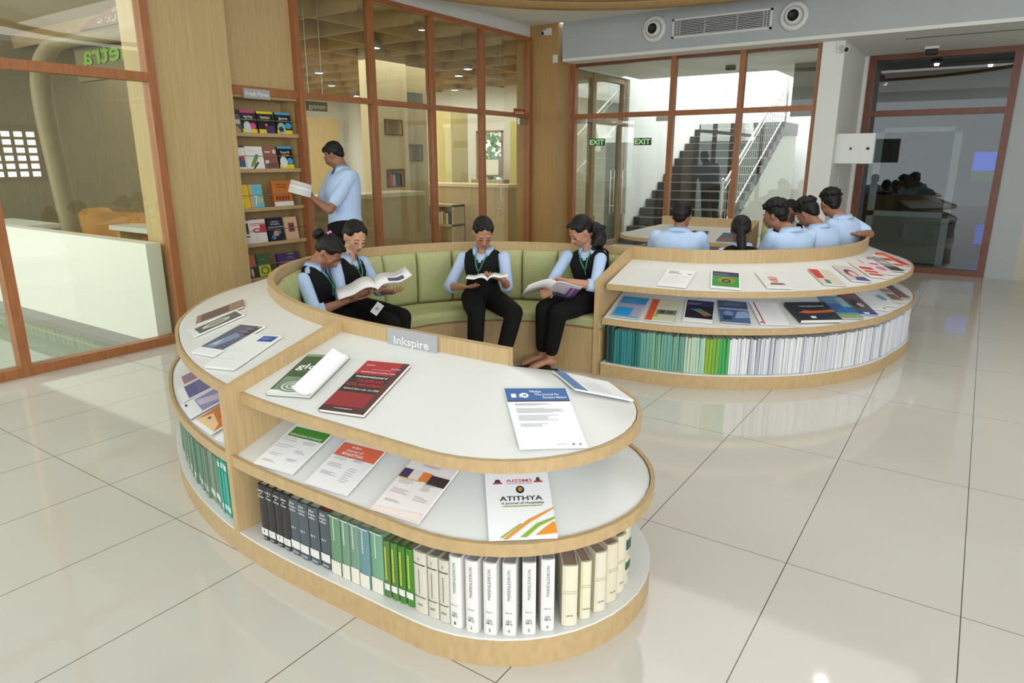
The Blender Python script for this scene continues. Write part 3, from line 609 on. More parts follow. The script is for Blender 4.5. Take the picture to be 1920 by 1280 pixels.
def unit_parts(r,S,zr,slope,Dlip=.50,Dbase=.56,Srail=None,zt=.91,th=.034):
    """display unit: plinth, book floor, lower and upper sloping shelves, back panels, rail"""
    W=M['ven'];E_=M['venh'];L=M['lam']
    mb=MB(); sweep(mb,S,[(.04,0),(Dbase,0),(Dbase,.098),(.04,.098)],E_); mb.build('plinth',r)
    mb=MB(); sweep(mb,S,[(.04,.098),(Dbase,.098),(Dbase,.106),(.04,.106)],L); mb.build('book_floor',r)
    mb=MB(); sweep(mb,S,[(.28,.106),(.31,.106),(.31,.45),(.28,.50)],L); mb.build('back_panel',r)
    zl=.44; k=.38
    mb=MB(); z1=zl+k*(Dbase-.012-.14)
    sweep(mb,S,[(.14,z1-.02),(Dbase-.02,zl-.02),(Dbase-.02,zl),(.14,z1)],L); mb.build('lower_shelf',r)
    mb=MB(); sweep(mb,S,[(Dbase-.022,zl-.038),(Dbase,zl-.038),(Dbase,zl+.006),(Dbase-.016,zl+.006)],E_); sweep(mb,S,[(.14,zl-.038),(Dbase-.022,zl-.038),(Dbase-.022,zl-.021),(.14,zl-.021)],L); mb.build('lower_lip',r)
    mb=MB(); sweep(mb,S,[(.12,.42),(.15,.42),(.15,zr-slope*.15-.024),(.12,zr-slope*.12-.024)],L); mb.build('upper_back_panel',r)
    ze=zr-slope*Dlip
    mb=MB(); sweep(mb,S,[(.0,zr-.022),(Dlip-.02,ze+slope*.02-.022),(Dlip-.02,ze+slope*.02),(.0,zr)],L); mb.build('upper_shelf',r)
    mb=MB(); sweep(mb,S,[(Dlip-.02,ze-.036),(Dlip,ze-.036),(Dlip,ze+.006),(Dlip-.016,ze+.006)],E_); sweep(mb,S,[(.05,ze-.036),(Dlip-.02,ze-.036),(Dlip-.02,ze-.026),(.05,ze-.026)],L); mb.build('upper_lip',r)
    return ze
def divider(r,st_,zr,ze,zt,Dlip=.5,Dbase=.565,th=.036,name='divider_panel',D0=0.0):
    x,y,nx,ny,s=st_; tx,ty=-ny,nx
    prof=[(D0,0.0 if name!='divider_panel' else .098),(Dbase,0.0 if name!='divider_panel' else .1),(Dbase,ze+.03),(Dlip,ze+.052),(D0,zt)]
    vs=[]
    for sg in (-1,1):
        for D,z in prof: vs.append((x+nx*D*s+tx*sg*th/2,y+ny*D*s+ty*sg*th/2,z))
    n=len(prof); fs=[list(range(n)),list(range(n,2*n))[::-1]]+[(i,n+i,n+(i+1)%n,(i+1)%n) for i in range(n)]
    return MB().add(vs,fs,M['ven']).build(name,r)
def rail(r,S,z0,z1,name='rail',th=.035):
    mb=MB(); sweep(mb,S,[(-th,z0),(0,z0),(0,z1),(-th,z1)],M['ven']); return mb.build(name,r)
# ---- unit 1 (front) ----
zr1,sl1=.85,.32
i_end=max(i for i,s in enumerate(S1) if s[1]<3.25)
U1=cap(-1.37,1.99,90,-90)+S1[1:i_end]
r1=root('curved_display_unit',(-1.8,1.7,0),'nearest curved oak and white magazine display unit with rounded end','display unit','curved display units')
ze1=unit_parts(r1,U1,zr1,sl1)
rail(r1,S1[:i_end],.0,.912)
iD=min(range(len(S1)),key=lambda i:abs(S1[i][0]+2.295)+abs(S1[i][1]-2.0)*.2)
divider(r1,S1[iD],zr1,ze1,.905)
# sign plate on rail of unit 1
sp=MB(); y_=1.983
sp.box(-1.965,-1.70,1.974,1.984,.828,.918,M['plate']); sgn=sp.build('sign_plate',r1)
mb=MB(); put_text(mb,'Inkspire',Matrix.Translation((-1.832,1.972,.856))@Matrix.Rotation(pi/2,4,'X'),.032,M['lam'],align='c',bold=.03,width=.19); mb.build('sign_lettering',sgn)
# ---- curved bench with the first alcove ----
def bench(name,S,loc,lab,zt,zb,ins=.0,segw=.31,s0=0,back=True):
    """S stations whose normal points away from the seats"""
    r=root(name,loc,lab,'bench','curved benches')
    mb=MB(); sweep(mb,S,[(-.53,0),(-.50,0),(-.50,.36),(-.53,.36)],M['ven']); mb.build('seat_front',r)
    mb=MB(); sweep(mb,S,[(-.53,.345),(-.04,.345),(-.04,.365),(-.53,.365)],M['ven']); mb.build('seat_board',r)
    mb=MB(); sweep(mb,S,[(-.535,.366),(-.12,.366),(-.12,.435),(-.505,.440),(-.528,.43),(-.537,.41)],M['green']); mb.build('seat_cushion',r)
    A=arc_len(S); n=max(1,round(A[-1]/segw)); 
    for k in range(n):
        a,b=A[-1]*k/n+.004,A[-1]*(k+1)/n-.004
        I=[i for i in range(len(S)) if a<=A[i]<=b]
        def at(t):
            i=max(j for j in range(len(S)) if A[j]<=t); i=min(i,len(S)-2); u=(t-A[i])/(A[i+1]-A[i]); p,q=S[i],S[i+1]
            return tuple(p[m]*(1-u)+q[m]*u for m in range(5))
        Q=[at(a+(b-a)*t) for t in (0,.02,.06,.12,.25,.4,.5,.6,.75,.88,.94,.98,1)]
        bul=[.0,.018,.028,.032,.036,.038,.038,.038,.036,.032,.028,.018,0]
        vs=[]; prof=[(.07,.43),(.09,.46),(.095,.55),(.095,.72),(.085,.80),(.06,zb)]
        m=len(prof)
        for q,bu in zip(Q,bul):
            for D,z in prof: d_=-(D+bu-.03); vs.append((q[0]+q[2]*d_,q[1]+q[3]*d_,z))
            vs.append((q[0]-q[2]*.036,q[1]-q[3]*.036,zb)); vs.append((q[0]-q[2]*.036,q[1]-q[3]*.036,.43))
        m+=2; fs=[(i*m+j,i*m+(j+1)%m,(i+1)*m+(j+1)%m,(i+1)*m+j) for i in range(len(Q)-1) for j in range(m)]
        fs+=[list(range(m))[::-1],list(range((len(Q)-1)*m,len(Q)*m))]
        mb=MB(); mb.add(vs,fs,M['green'],True); mb.build('back_cushion',r)
    return r
rb=bench('curved_bench',S1,(-3,3.4,0),'sage green upholstered curved bench where the four women in vests sit',.915,.85)
rail(rb,S1[i_end-1:],.0,.915,'backrest_board')
# ---- unit 2 (back right) ----
zr2,sl2=.82,.26
j_end=max(i for i,s in enumerate(S2) if s[1]<7.75)
U2=S2[:j_end]
r2=root('curved_display_unit',(-1.2,5.2,0),'long curved display unit on the right with teal and white journals in its bottom shelf','display unit','curved display units')
ze2=unit_parts(r2,U2,zr2,sl2)
rail(r2,S2[:j_end],.0,.92)
divider(r2,(S2[0][0]-.018,S2[0][1],0,-1,1.0),zr2,ze2,.915,name='end_panel')
rb2=bench('curved_bench',S2[:70],(-1.8,6.5,0),'sage green curved bench behind the right display unit where students sit with backs turned',.92,.86)
rail(rb2,S2[j_end-1:70],.0,.92,'backrest_board')
# ---- unit 3 (far) ----
U3=[(x,y,nx*-1,ny*-1,1.0) for x,y,nx,ny,s in S2[70:]]
e=S2[-1]
U3=U3+cap(e[0],e[1],-90,-270,16)
r3=root('curved_display_unit',(-2.8,7.7,0),'farthest white topped display unit in front of the dark stairs','display unit','curved display units')
ze3=unit_parts(r3,U3,zr2,sl2)
rail(r3,[(x,y,-nx,-ny,1.0) for x,y,nx,ny,s in S2[70:]],.0,.92)
p=S2[70]; divider(r3,(p[0],p[1],-p[2],-p[3],1.0),zr2,ze2,.915,name='end_panel')
# ---- fresh pages book rack in the wall niche ----
rk=root('wall_book_rack',(-6.15,4.55,0),'tall oak magazine rack recessed in the wall with five rows of face-out books','book rack')
YA,YB=4.165,4.955
mb=MB(); mb.box(-6.35,-6.33,YA,YB,.02,2.2,M['vend']); mb.build('back_panel',rk)
mb=MB(); mb.box(-6.33,-6.07,YB-.022,YB,.0,2.2,M['vend']); mb.build('side_panel',rk)
mb=MB(); mb.box(-6.33,-6.07,YA,YA+.02,.0,2.2,M['vend']); mb.build('side_panel',rk)
mb=MB(); mb.box(-6.33,-6.05,YA,YB,2.165,2.19,M['ven']); mb.build('top_board',rk)
SHZ=[1.827,1.482,1.10,.745,.395]
for z in SHZ+[.02]:
    mb=MB(); mb.box(-6.33,-6.07,YA+.02,YB-.022,z-.024,z,M['ven']); mb.box(-6.08,-6.065,YA+.02,YB-.022,z-.024,z+.012,M['ven']); mb.build('shelf',rk)
for z in SHZ:
    mb=MB(); mb.tube([(-6.072,YA+.02,z+.135),(-6.072,YB-.02,z+.135)],.0035,M['steel'],8); mb.build('retaining_wire',rk)
sg=root('rack_sign',(-6.03,4.44,2.19),'grey plate reading Fresh Pages at the top of the book rack','sign')
mb=MB(); mb.box(-6.03,-6.008,4.275,4.575,2.155,2.245,M['plate']); mb.build('plate',sg)
mb=MB(); put_text(mb,'Fresh Pages',Matrix.Translation((-6.0065,4.425,2.182))@Matrix.Rotation(pi/2,4,'Z')@Matrix.Rotation(pi/2,4,'X'),.038,M['lam'],align='c',bold=.03,width=.26); mb.build('lettering',sg)
# ================= MAGAZINES AND BOOKS =================
CC1=[(s[0],s[1]) for s in S1]; CC2=[(s[0],s[1]) for s in S2]
def pdist(S,x,y):
    b=(9,1)
    for i in range(len(S)-1):
        ax,ay=S[i][:2];bx_,by=S[i+1][:2];dx,dy=bx_-ax,by-ay
        t=max(0,min(1,((x-ax)*dx+(y-ay)*dy)/(dx*dx+dy*dy+1e-12))); q=hypot(x-ax-t*dx,y-ay-t*dy)
        if q<b[0]: b=(q,S[i][4]*(1-t)+S[i+1][4]*t)
    return b
def sz(kind,x,y):
    if kind=='U1': d,s=pdist(S1,x,y); return .85-.32*d/s
    if kind=='L1': d,s=pdist(S1,x,y); return .44+.38*(.548-d/s)
    if kind=='U2': d,s=pdist(S2,x,y); return .82-.26*d/s
    if kind=='L2': d,s=pdist(S2,x,y); return .44+.38*(.548-d/s)
    return kind
def frame_on(kind,bx_,by,ang,w,l,lift=.004):
    a=radians(ang); u=Vector((cos(a),sin(a))); r=Vector((sin(a),-cos(a)))
    B=Vector((bx_,by)); lh=l*.94
    if kind in ('U1','U2','L1','L2'):
        for _ in range(3):
            q=[pdist(S1 if kind[1]=='1' else S2,*(B+r*w*e)) for e in (-.5,0,.5)]; ex=max(d/s for d,s in q)-((.492 if kind[0]=='U' else .556) if kind[1]=='1' else (.482 if kind[0]=='U' else .545))
            if ex>0: B=B+u*ex*q[1][1]
    def P(q): return Vector((q.x,q.y,sz(kind,q.x,q.y)))
    up=(P(B+u*lh)-P(B)).normalized(); rt=(P(B+u*lh*.4+r*w*.5)-P(B+u*lh*.4-r*w*.5)).normalized()
    rt=(rt-up*rt.dot(up)).normalized(); n=rt.cross(up)
    o=P(B+u*lh*.45)-up*lh*.45+n*lift
    return Matrix(((rt.x,up.x,n.x,o.x),(rt.y,up.y,n.y,o.y),(rt.z,up.z,n.z,o.z),(0,0,0,1)))
def cover_items(mb,items,w,l,z,mx=None):
    for it in items:
        k=it[0]; z+=.00012
        if k=='r':
            _,a,b,c,d_,col=it; mb.add([((a-.5)*w,b*l,z),((c-.5)*w,b*l,z),((c-.5)*w,d_*l,z),((a-.5)*w,d_*l,z)],[(0,1,2,3)],pm(col,.35),False,mx)
        elif k=='e':
            _,a,b,ra,rb_,col=it; mb.add([((a-.5)*w+ra*w*cos(2*pi*i/20),b*l+rb_*l*sin(2*pi*i/20),z) for i in range(20)],[list(range(20))],pm(col,.35),False,mx)
        elif k=='p':
            _,pts,col=it; mb.add([((a-.5)*w,b*l,z) for a,b in pts],[list(range(len(pts)))],pm(col,.35),False,mx)
        elif k=='t':
            _,t,a,b,h,col=it[:6]; al=it[6] if len(it)>6 else 'l'; wd=it[7]*w if len(it)>7 and it[7] else None
            q=Matrix.Translation(((a-.5)*w,b*l,z)); put_text(mb,t,(mx@q if mx is not None else q),h*l,pm(col,.4),0,al,.015,wd)
        elif k=='l':
            _,a,b,c,d_,n,col=it
            rr=random.Random(int(a*99+b*999))
            for i in range(n):
                y=(d_-(d_-b)*(i+.5)/n)*l; x1=a+(c-a)*rr.uniform(.6,1)
                mb.add([((a-.5)*w,y,z),((x1-.5)*w,y,z),((x1-.5)*w,y+.0013,z),((a-.5)*w,y+.0013,z)],[(0,1,2,3)],pm(col,.5),False,mx)
def magazine(name,kind,B,ang,w,l,t,base,items,label,cat='magazine',group=None,lift=.004,mx=None,curl=0):
    if mx is None: mx=frame_on(kind,B[0],B[1],ang,w,l,lift)
    r=root(name,None,label,cat,group,mat=mx)
    mb=MB(); mb.box(-w/2+.001,w/2-.0015,.0015,l-.0015,0,t,pm((238,236,228),.7,noise=.03,nscale=300,stretch=(1,1,40))); mb.build('pages',r,local=True)
    mb=MB(); mb.box(-w/2,w/2,0,l,t,t+.0007,pm(base,.3)); mb.box(-w/2-.0006,-w/2,0,l,-.0003,t+.0007,pm(base,.3)); mb.box(-w/2,w/2,0,l,-.0006,0,pm(base,.3))
    cover_items(mb,items,w,l,t+.0008); mb.build('cover',r,local=True)
    return r
WH=(238,238,238);TX=(120,120,124);BK=(25,25,28)
mg=magazine
# -- unit 1 upper shelf, right of the divider
mg('magazine','U1',(-2.085,1.545),103,.21,.285,.008,(62,92,56),[('r',0,0,1,.10,(228,230,228)),('r',0,.94,1,1,(120,150,110)),('t','global',.08,.62,.13,WH,'l',.9),('l',.3,.55,.7,.58,1,WH),('r',.05,.10,.8,.42,(120,140,118))]+[('e',.45,.2,.33-.05*i,.14-.022*i,((200,206,200) if i%2 else (110,128,108))) for i in range(6)],'dark green magazine with white lettering on the upper shelf beside the divider')
r_=root('opened_page',(-2.0,1.56,.7),'white curled journal pages lying over the green magazine','magazine')
mb=MB(); m0=frame_on('U1',-2.035,1.545,103,.2,.285,.016)
for k in range(3):
    pts=[]
    for i in range(9):
        u=i/8; x=-.005+.055*u+.008*k; z=.004+.030*(1-u)**2*(1-.25*k)+.001*(3-k)
        pts.append((x,z))
    vs=[(x,y,z) for x,z in pts for y in (.004+.006*k,.288-.004*k)]
    vs+= [(x,y,z-.0006) for x,z in pts for y in (.004+.006*k,.288-.004*k)]
    n=len(pts); fs=[(2*i,2*i+2,2*i+3,2*i+1) for i in range(n-1)]+[(2*n+2*i,2*n+2*i+1,2*n+2*i+3,2*n+2*i+2) for i in range(n-1)]
    mb.add(vs,fs,pm((242,242,246),.6),True,m0)
mb.build('pages',r_)
mg('magazine','U1',(-1.779,1.534),100,.200,.325,.011,(96,28,34),[('r',0,.72,1,1,(168,40,48)),('r',0,.36,1,.72,(46,36,34)),('r',0,.1,1,.36,(142,34,42)),('r',.86,.0,1,1,(86,44,42)),('r',0,0,1,.08,(66,32,36)),('t','ISSN 0974',.08,.9,.018,WH,'l',.2),('t','2024 Edition',.7,.86,.018,WH,'l',.22),('t','A peer reviewed publication',.3,.82,.016,(230,190,190),'l',.45),('t','Hospitality Research Association of India',.1,.76,.02,WH,'l',.8),('t','International Journal of',.1,.655,.035,WH,'l',.72),('t','TOURISM AND',.2,.56,.055,(200,50,60),'l',.62),('t','HOTEL MANAGEMENT',.06,.48,.055,(200,50,60),'l',.82),('t','Volume 6 | Issue 1 | Jan - Jun | 2024',.08,.41,.026,WH,'l',.8),('t','www.publishingindia.com',.3,.05,.016,WH,'l',.4)],'dark red and black journal of tourism on the upper shelf of the nearest unit')
mg('magazine','U1',(-1.0,1.712),134,.222,.318,.004,(240,242,246),[('r',0,.77,1,1,(52,98,160)),('r',0,.755,1,.775,(70,40,44)),('r',.08,.83,.16,.90,WH),('e',.29,.87,.07,.045,WH),('e',.29,.87,.035,.022,(52,98,160)),('t','50',.2,.835,.05,WH,'l',.1),('t','Vikalpa',.38,.92,.035,WH,'l',.2),('t','The Journal for',.46,.865,.035,WH,'l',.4),('t','Decision Makers',.58,.81,.035,WH,'l',.38),('l',.1,.68,.7,.72,3,TX),('l',.1,.55,.85,.64,5,TX),('l',.1,.42,.85,.52,5,TX),('l',.1,.32,.55,.38,3,TX),('l',.55,.03,.72,.05,1,TX),('e',.8,.04,.02,.012,TX),('e',.9,.04,.015,.014,TX)],'white journal with solid blue header on the rounded end of the nearest unit')
mg('magazine','U1',(-1.06,2.32),236,.20,.26,.005,(240,242,246),[('r',0,.78,1,1,(60,110,170)),('l',.1,.3,.8,.7,8,TX)],'white and blue journal on the far side of the rounded end',lift=.006)
# -- left of the divider
mg('magazine','U1',(-3.47,2.03),56,.20,.26,.006,(150,120,110),[('r',.1,.1,.9,.7,(90,80,78))],'brown covered magazine farthest left on the upper shelf beside the wall pillar')
mg('magazine','U1',(-3.28,1.875),70,.20,.27,.006,(226,228,228),[('r',.25,.12,1,.95,(92,94,92)),('e',.6,.5,.22,.28,(190,196,194)),('e',.6,.5,.12,.18,(130,132,130))],'grey covered magazine with a pale ring, second on the upper left shelf')
mg('magazine','U1',(-2.875,1.69),88,.20,.29,.008,(234,236,238),[('r',.0,.18,1,.96,(88,92,118)),('p',[(.1,.2),(.5,.2),(.8,.6),(.4,.7)],(120,140,172)),('p',[(.2,.25),(.45,.3),(.35,.5)],(170,190,210)),('p',[(.7,.6),(1,.7),(1,.95),(.8,.95)],(60,60,74)),('e',.9,.93,.05,.03,(190,190,60)),('l',.5,.6,.9,.9,3,WH)],'magazine with slate blue photo cover on the upper left shelf')
mg('magazine','U1',(-2.625,1.61),95,.20,.285,.012,(226,230,228),[('r',.5,.78,1,.95,(40,80,160)),('l',.55,.84,.9,.9,2,WH),('l',.1,.1,.8,.6,2,(150,170,160))],'thick white journal with a small blue square on the upper left shelf')
mg('magazine','L1',(-3.33,1.80),66,.19,.28,.006,(222,214,222),[('r',.1,.1,.9,.5,(150,110,130)),('r',.1,.55,.9,.9,(110,90,130))],'pale magazine with pinkish photo farthest left on the lower shelf')
mg('magazine','L1',(-3.14,1.70),66,.20,.285,.006,(232,232,238),[('r',0,.12,1,.95,(92,88,142)),('r',.1,.3,.9,.6,(112,108,160))],'magazine with plain violet cover on the lower left shelf')
mg('magazine','L1',(-2.93,1.60),70,.20,.285,.006,(234,234,240),[('r',.1,.22,1,.62,(150,140,180)),('p',[(.2,.24),(.6,.24),(.9,.6),(.5,.6)],(200,190,210)),('r',.6,.62,1,.78,(110,80,160)),('r',.1,.7,.6,.95,(196,190,200)),('e',.2,.07,.1,.02,(80,80,84))],'magazine with lilac photo cover on the lower left shelf')
mg('magazine','L1',(-2.68,1.527),78,.205,.285,.007,(240,240,240),[('r',0,.06,1,.48,(206,120,60)),('p',[(0,.06),(1,.06),(.8,.2),(.2,.3)],(236,200,150)),('e',.3,.2,.06,.03,(90,80,70)),('e',.6,.34,.2,.07,(226,110,50)),('p',[(.5,.3),(1,.36),(1,.48),(.4,.48)],(150,70,40)),('r',.1,.50,1,.80,(34,32,34)),('l',.25,.56,.9,.76,4,WH)],'magazine with orange photo and black title block on the lower left shelf')
mg('magazine','L1',(-2.435,1.485),88,.185,.285,.006,(240,240,242),[('r',.1,.34,1,.85,(60,34,24)),('p',[(.2,.4),(.6,.38),(.9,.7),(.5,.8)],(196,100,40)),('e',.6,.6,.12,.08,(240,170,80)),('e',.7,.12,.1,.02,(80,80,84))],'white magazine with dark food photo touching the divider on the lower left shelf')
# -- unit 1 lower shelf right
mg('magazine','L1',(-2.085,1.447),94,.215,.285,.006,(238,238,240),[('r',.08,.60,1,.79,(70,142,44)),('t','INDIAN JOURNAL OF FINANCE',.12,.625,.035,WH,'l',.8),('l',.05,.5,.5,.58,2,TX),('l',.6,.5,.9,.56,3,TX),('l',.05,.36,.55,.44,2,TX),('l',.6,.32,.9,.38,3,TX),('l',.1,.2,.5,.26,2,TX),('l',.6,.16,.9,.22,3,TX),('l',.1,.08,.5,.12,2,TX)],'white journal with bright green header on the lower shelf beside the divider')
mg('magazine','L1',(-1.79,1.447),94,.205,.285,.006,(236,234,236),[('r',0,.85,1,1,(222,220,222)),('r',.02,.55,1,.79,(226,104,74)),('t','Indian',.28,.72,.040,WH,'l',.22),('t','Journal of',.22,.65,.040,WH,'l',.4),('t','MARKETING',.18,.58,.045,WH,'l',.5),('l',.1,.48,.5,.56,3,TX),('l',.55,.5,.85,.56,3,TX),('l',.1,.34,.5,.42,3,TX),('l',.1,.2,.5,.26,3,TX),('l',.6,.14,.85,.4,7,TX)],'white marketing journal with orange header on the lower shelf')
mg('magazine','L1',(-1.455,1.447),94,.200,.285,.007,(238,230,230),[('r',0,.88,1,1,(224,216,222)),('l',.3,.79,.8,.83,2,BK),('r',0,.56,.2,.71,(70,50,90)),('r',.2,.58,.42,.71,(226,218,214)),('r',.42,.56,.62,.71,(226,128,60)),('r',.62,.54,1,.69,(60,40,46)),('r',0,.545,.5,.56,(220,180,60)),('l',.08,.46,.5,.54,3,TX),('l',.6,.42,.85,.56,6,TX),('l',.08,.3,.5,.38,3,TX),('l',.6,.26,.9,.34,3,TX),('l',.1,.16,.5,.2,2,TX),('p',[(0,0),(1,0),(1,.12),(0,.05)],(238,222,214))],'pinkish white journal with a strip of coloured photo tiles on the lower shelf')
mg('magazine','L1',(-1.022,1.572),129,.215,.285,.003,(242,242,244),[('t','AISSMS',.32,.825,.045,(200,50,80),'l',.42),('l',.34,.79,.74,.815,2,TX),('p',[(.11,.80),(.27,.80),(.25,.825),(.13,.825)],(190,60,60)),('p',[(.14,.825),(.24,.825),(.22,.87),(.16,.87)],(60,60,66)),('p',[(.75,.81),(.91,.81),(.89,.835),(.77,.835)],(190,70,50)),('p',[(.79,.835),(.87,.835),(.85,.89),(.81,.89)],(90,70,50)),('e',.53,.705,.065,.058,BK),('e',.53,.71,.035,.033,(200,160,40)),('t','25',.53,.70,.02,BK,'c'),('t','ATITHYA',.20,.54,.065,(40,40,44),'l',.66),('t','A Journal of Hospitality',.22,.487,.030,(50,50,56),'l',.66),('r',.24,.45,.84,.463,(150,170,50)),('p',[(.2,.0),(.27,.0),(.62,.22),(1,.40),(1,.42),(.6,.26)],(232,150,50)),('p',[(.45,.02),(.55,.02),(.75,.16),(1,.26),(1,.285),(.72,.2)],(140,180,50)),('p',[(.68,.04),(1,.06),(1,.2),(.97,.22),(.85,.15)],(236,150,50)),('p',[(.15,.02),(.2,.02),(.5,.2),(.48,.21)],(150,180,70))],'white hospitality journal with orange and green curves on the lower rounded end')
# -- unit 2 upper shelf
U=[((-1.745,4.60),97,.205,.29,WH,[('t','THE BOOK',.1,.87,.05,BK,'l',.35),('t','REVIEW',.12,.80,.05,BK,'l',.35),('t','INTERNATIONAL',.1,.74,.045,BK,'l',.5),('t','50',.8,.74,.06,BK,'l',.14),('l',.05,.1,.95,.65,9,TX)],'white journal with black block title farthest left on the upper shelf of the right unit'),
((-1.40,4.73),108,.205,.29,WH,[('r',.05,.08,.95,.98,(50,140,60)),('r',.05,.72,.95,.98,(50,44,90)),('e',.52,.45,.3,.2,(150,130,50)),('e',.52,.42,.16,.13,(30,60,40)),('e',.52,.42,.08,.06,(90,150,80)),('l',.1,.78,.7,.84,2,WH),('l',.1,.02,.4,.05,1,BK)],'journal with green eye-like picture and violet header on the upper shelf of the right unit'),
((-1.085,4.95),124,.18,.27,(222,222,220),[('l',.3,.88,.8,.92,1,TX),('e',.5,.5,.17,.17,(206,150,130)),('e',.5,.62,.2,.1,(214,160,140)),('p',[(.2,.18),(.85,.18),(.75,.3),(.3,.3)],(130,90,90)),('r',.35,.5,.65,.53,(110,110,110))],'grey white magazine with a drawn portrait of an old man with glasses'),
((-.765,5.27),128,.175,.27,(206,202,184),[('p',[(0,.4),(.35,.4),(.45,1),(0,1)],(196,60,60)),('p',[(.2,.08),(.4,.06),(.45,.3),(.25,.35)],(90,110,120))],'beige magazine with a red figure on the upper shelf of the right unit'),
((-.60,5.50),132,.17,.27,(204,196,190),[('e',.45,.5,.28,.26,(130,60,90)),('e',.5,.45,.17,.18,(222,190,180)),('p',[(.3,.04),(1,.04),(.9,.3),(.4,.25)],(80,70,150))],'magazine with a woman in a purple scarf on the cover'),
((-.485,5.73),137,.17,.27,(222,214,204),[('r',.15,.5,.9,.68,(206,60,70)),('r',.15,.3,.9,.42,(206,60,70)),('r',.15,.1,.9,.22,(206,60,70))],'pale magazine with three red text bars'),
((-.415,5.95),142,.17,.27,(226,216,218),[('r',.2,.6,.8,.7,(190,60,110)),('e',.5,.35,.3,.15,(206,120,150))],'pale magazine with small pink pictures near the right end'),
((-.375,6.17),148,.17,.26,(150,150,146),[('r',.0,.0,1,.3,(60,58,58)),('r',.2,.5,.8,.7,(190,190,188))],'dark grey magazine near the right end of the upper shelf'),
((-.35,6.38),154,.17,.26,(226,216,206),[('r',.1,.55,.9,.75,(206,50,50)),('r',.1,.15,.9,.3,(206,80,70))],'white and red magazine second from the far right end'),
((-.34,6.58),160,.17,.26,(220,70,50),[('r',.1,.6,.9,.9,(236,120,60)),('r',.1,.1,.9,.4,(200,50,40))],'bright red orange magazine at the far right end of the upper shelf')]
for B,a,w,l,b,it,lab in U: mg('magazine','U2',B,a,w,l,.007,b,it,lab,lift=.006)
Lw=[((-2.06,4.50),94,.205,.285,(170,165,190),[('r',0,.66,1,.93,(40,140,200)),('r',0,.93,1,1,(60,160,170)),('r',0,0,1,.06,(70,170,190)),('r',.03,.08,.66,.46,(30,150,220)),('l',.06,.76,.9,.88,2,WH),('l',.06,.7,.9,.72,1,WH)],'blue and lilac journal with a bright blue square beside the end panel'),
((-1.80,4.53),100,.205,.285,(206,206,176),[('r',0,0,.25,1,(214,80,50)),('r',.3,.3,1,.52,(110,116,104)),('e',.5,.42,.1,.08,(60,66,60)),('e',.8,.42,.12,.06,(70,80,70)),('e',.32,.25,.1,.08,(150,190,90)),('l',.32,.6,.8,.8,4,TX)],'beige journal with an orange red spine band and a street photo'),
((-1.545,4.62),106,.205,.285,WH,[('r',.04,.14,.98,.98,(30,28,40)),('r',.04,.72,.98,.98,(40,42,92)),('p',[(.2,.55),(.5,.6),(.95,.36),(.75,.28)],(90,130,100)),('p',[(.45,.45),(.8,.35),(.95,.32),(.7,.26)],(200,80,60)),('p',[(.15,.55),(.45,.6),(.5,.55),(.25,.5)],(50,90,170)),('l',.08,.76,.6,.86,3,WH)],'black and navy science journal with a rainbow coloured beam'),
((-1.31,4.74),114,.205,.285,(66,84,120),[('r',0,.60,1,.63,WH),('r',0,.04,1,.60,(80,104,150)),('e',.3,.4,.16,.12,(130,150,190)),('p',[(.5,.2),(1,.25),(.95,.55),(.6,.5)],(150,170,206)),('r',.1,.1,.4,.3,(50,64,100)),('l',.2,.76,.9,.9,3,WH)],'slate blue journal with a blue toned photo'),
((-1.075,4.88),124,.205,.285,(234,234,234),[('p',[(.12,0),(.17,0),(.17,1),(.12,1)],(190,50,80)),('e',.06,.07,.05,.035,(180,50,70)),('l',.25,.75,.8,.95,3,TX)],'white journal with one thin crimson stripe'),
((-.82,5.14),136,.335,.235,(42,50,60),[('p',[(.1,.42),(.3,.55),(.45,.5),(.7,.52),(1,.56),(1,.42),(.6,.38),(.3,.36)],(214,110,60)),('t','THE HIMALAYAN',.25,.72,.075,(210,214,214),'l',.6),('r',.3,.1,.42,.22,WH),('l',.7,.1,.95,.14,2,TX)],'thick dark book titled THE HIMALAYAN with orange mountains'),
((-.63,5.37),138,.22,.285,(110,150,180),[('r',0,.25,1,.65,(60,110,170)),('r',0,0,1,.18,(150,170,110)),('r',.6,.5,1,.95,(150,190,206)),('p',[(.2,.3),(.9,.3),(.6,.5)],(40,130,190))],'large light blue atlas magazine with a coast picture'),
((-.525,5.545),140,.19,.28,(96,86,90),[('r',0,0,1,.15,(40,70,160)),('e',.45,.5,.3,.2,(60,50,54)),('e',.6,.45,.16,.1,(196,186,180)),('r',.1,.8,.9,.95,(150,80,90)),('r',.3,.03,.6,.1,WH)],'magazine with crowded grey photo and blue bottom band'),
((-.445,5.74),142,.19,.28,(232,232,232),[('l',.1,.1,.8,.8,3,TX),('r',.75,.06,.85,.12,BK)],'plain white journal toward the right end of the lower shelf'),
((-.385,5.95),146,.18,.27,(224,226,228),[('e',.5,.4,.3,.15,(110,170,200)),('r',.1,.8,.5,.95,(120,90,160))],'white journal with a light blue splash'),
((-.345,6.17),150,.18,.27,(206,196,182),[('r',.1,.1,.9,.4,(120,90,90)),('r',.1,.5,.9,.65,(150,120,150))],'beige magazine with brown pictures near the right end of the lower shelf'),
((-.325,6.40),156,.18,.27,(112,60,64),[('r',.1,.5,.9,.9,(90,50,60))],'maroon magazine at the far right end of the lower shelf')]
for i,(B,a,w,l,b,it,lab) in enumerate(Lw): mg('magazine','L2',B,a,w,l,(.024 if i==5 else .007),b,it,lab,lift=.005)
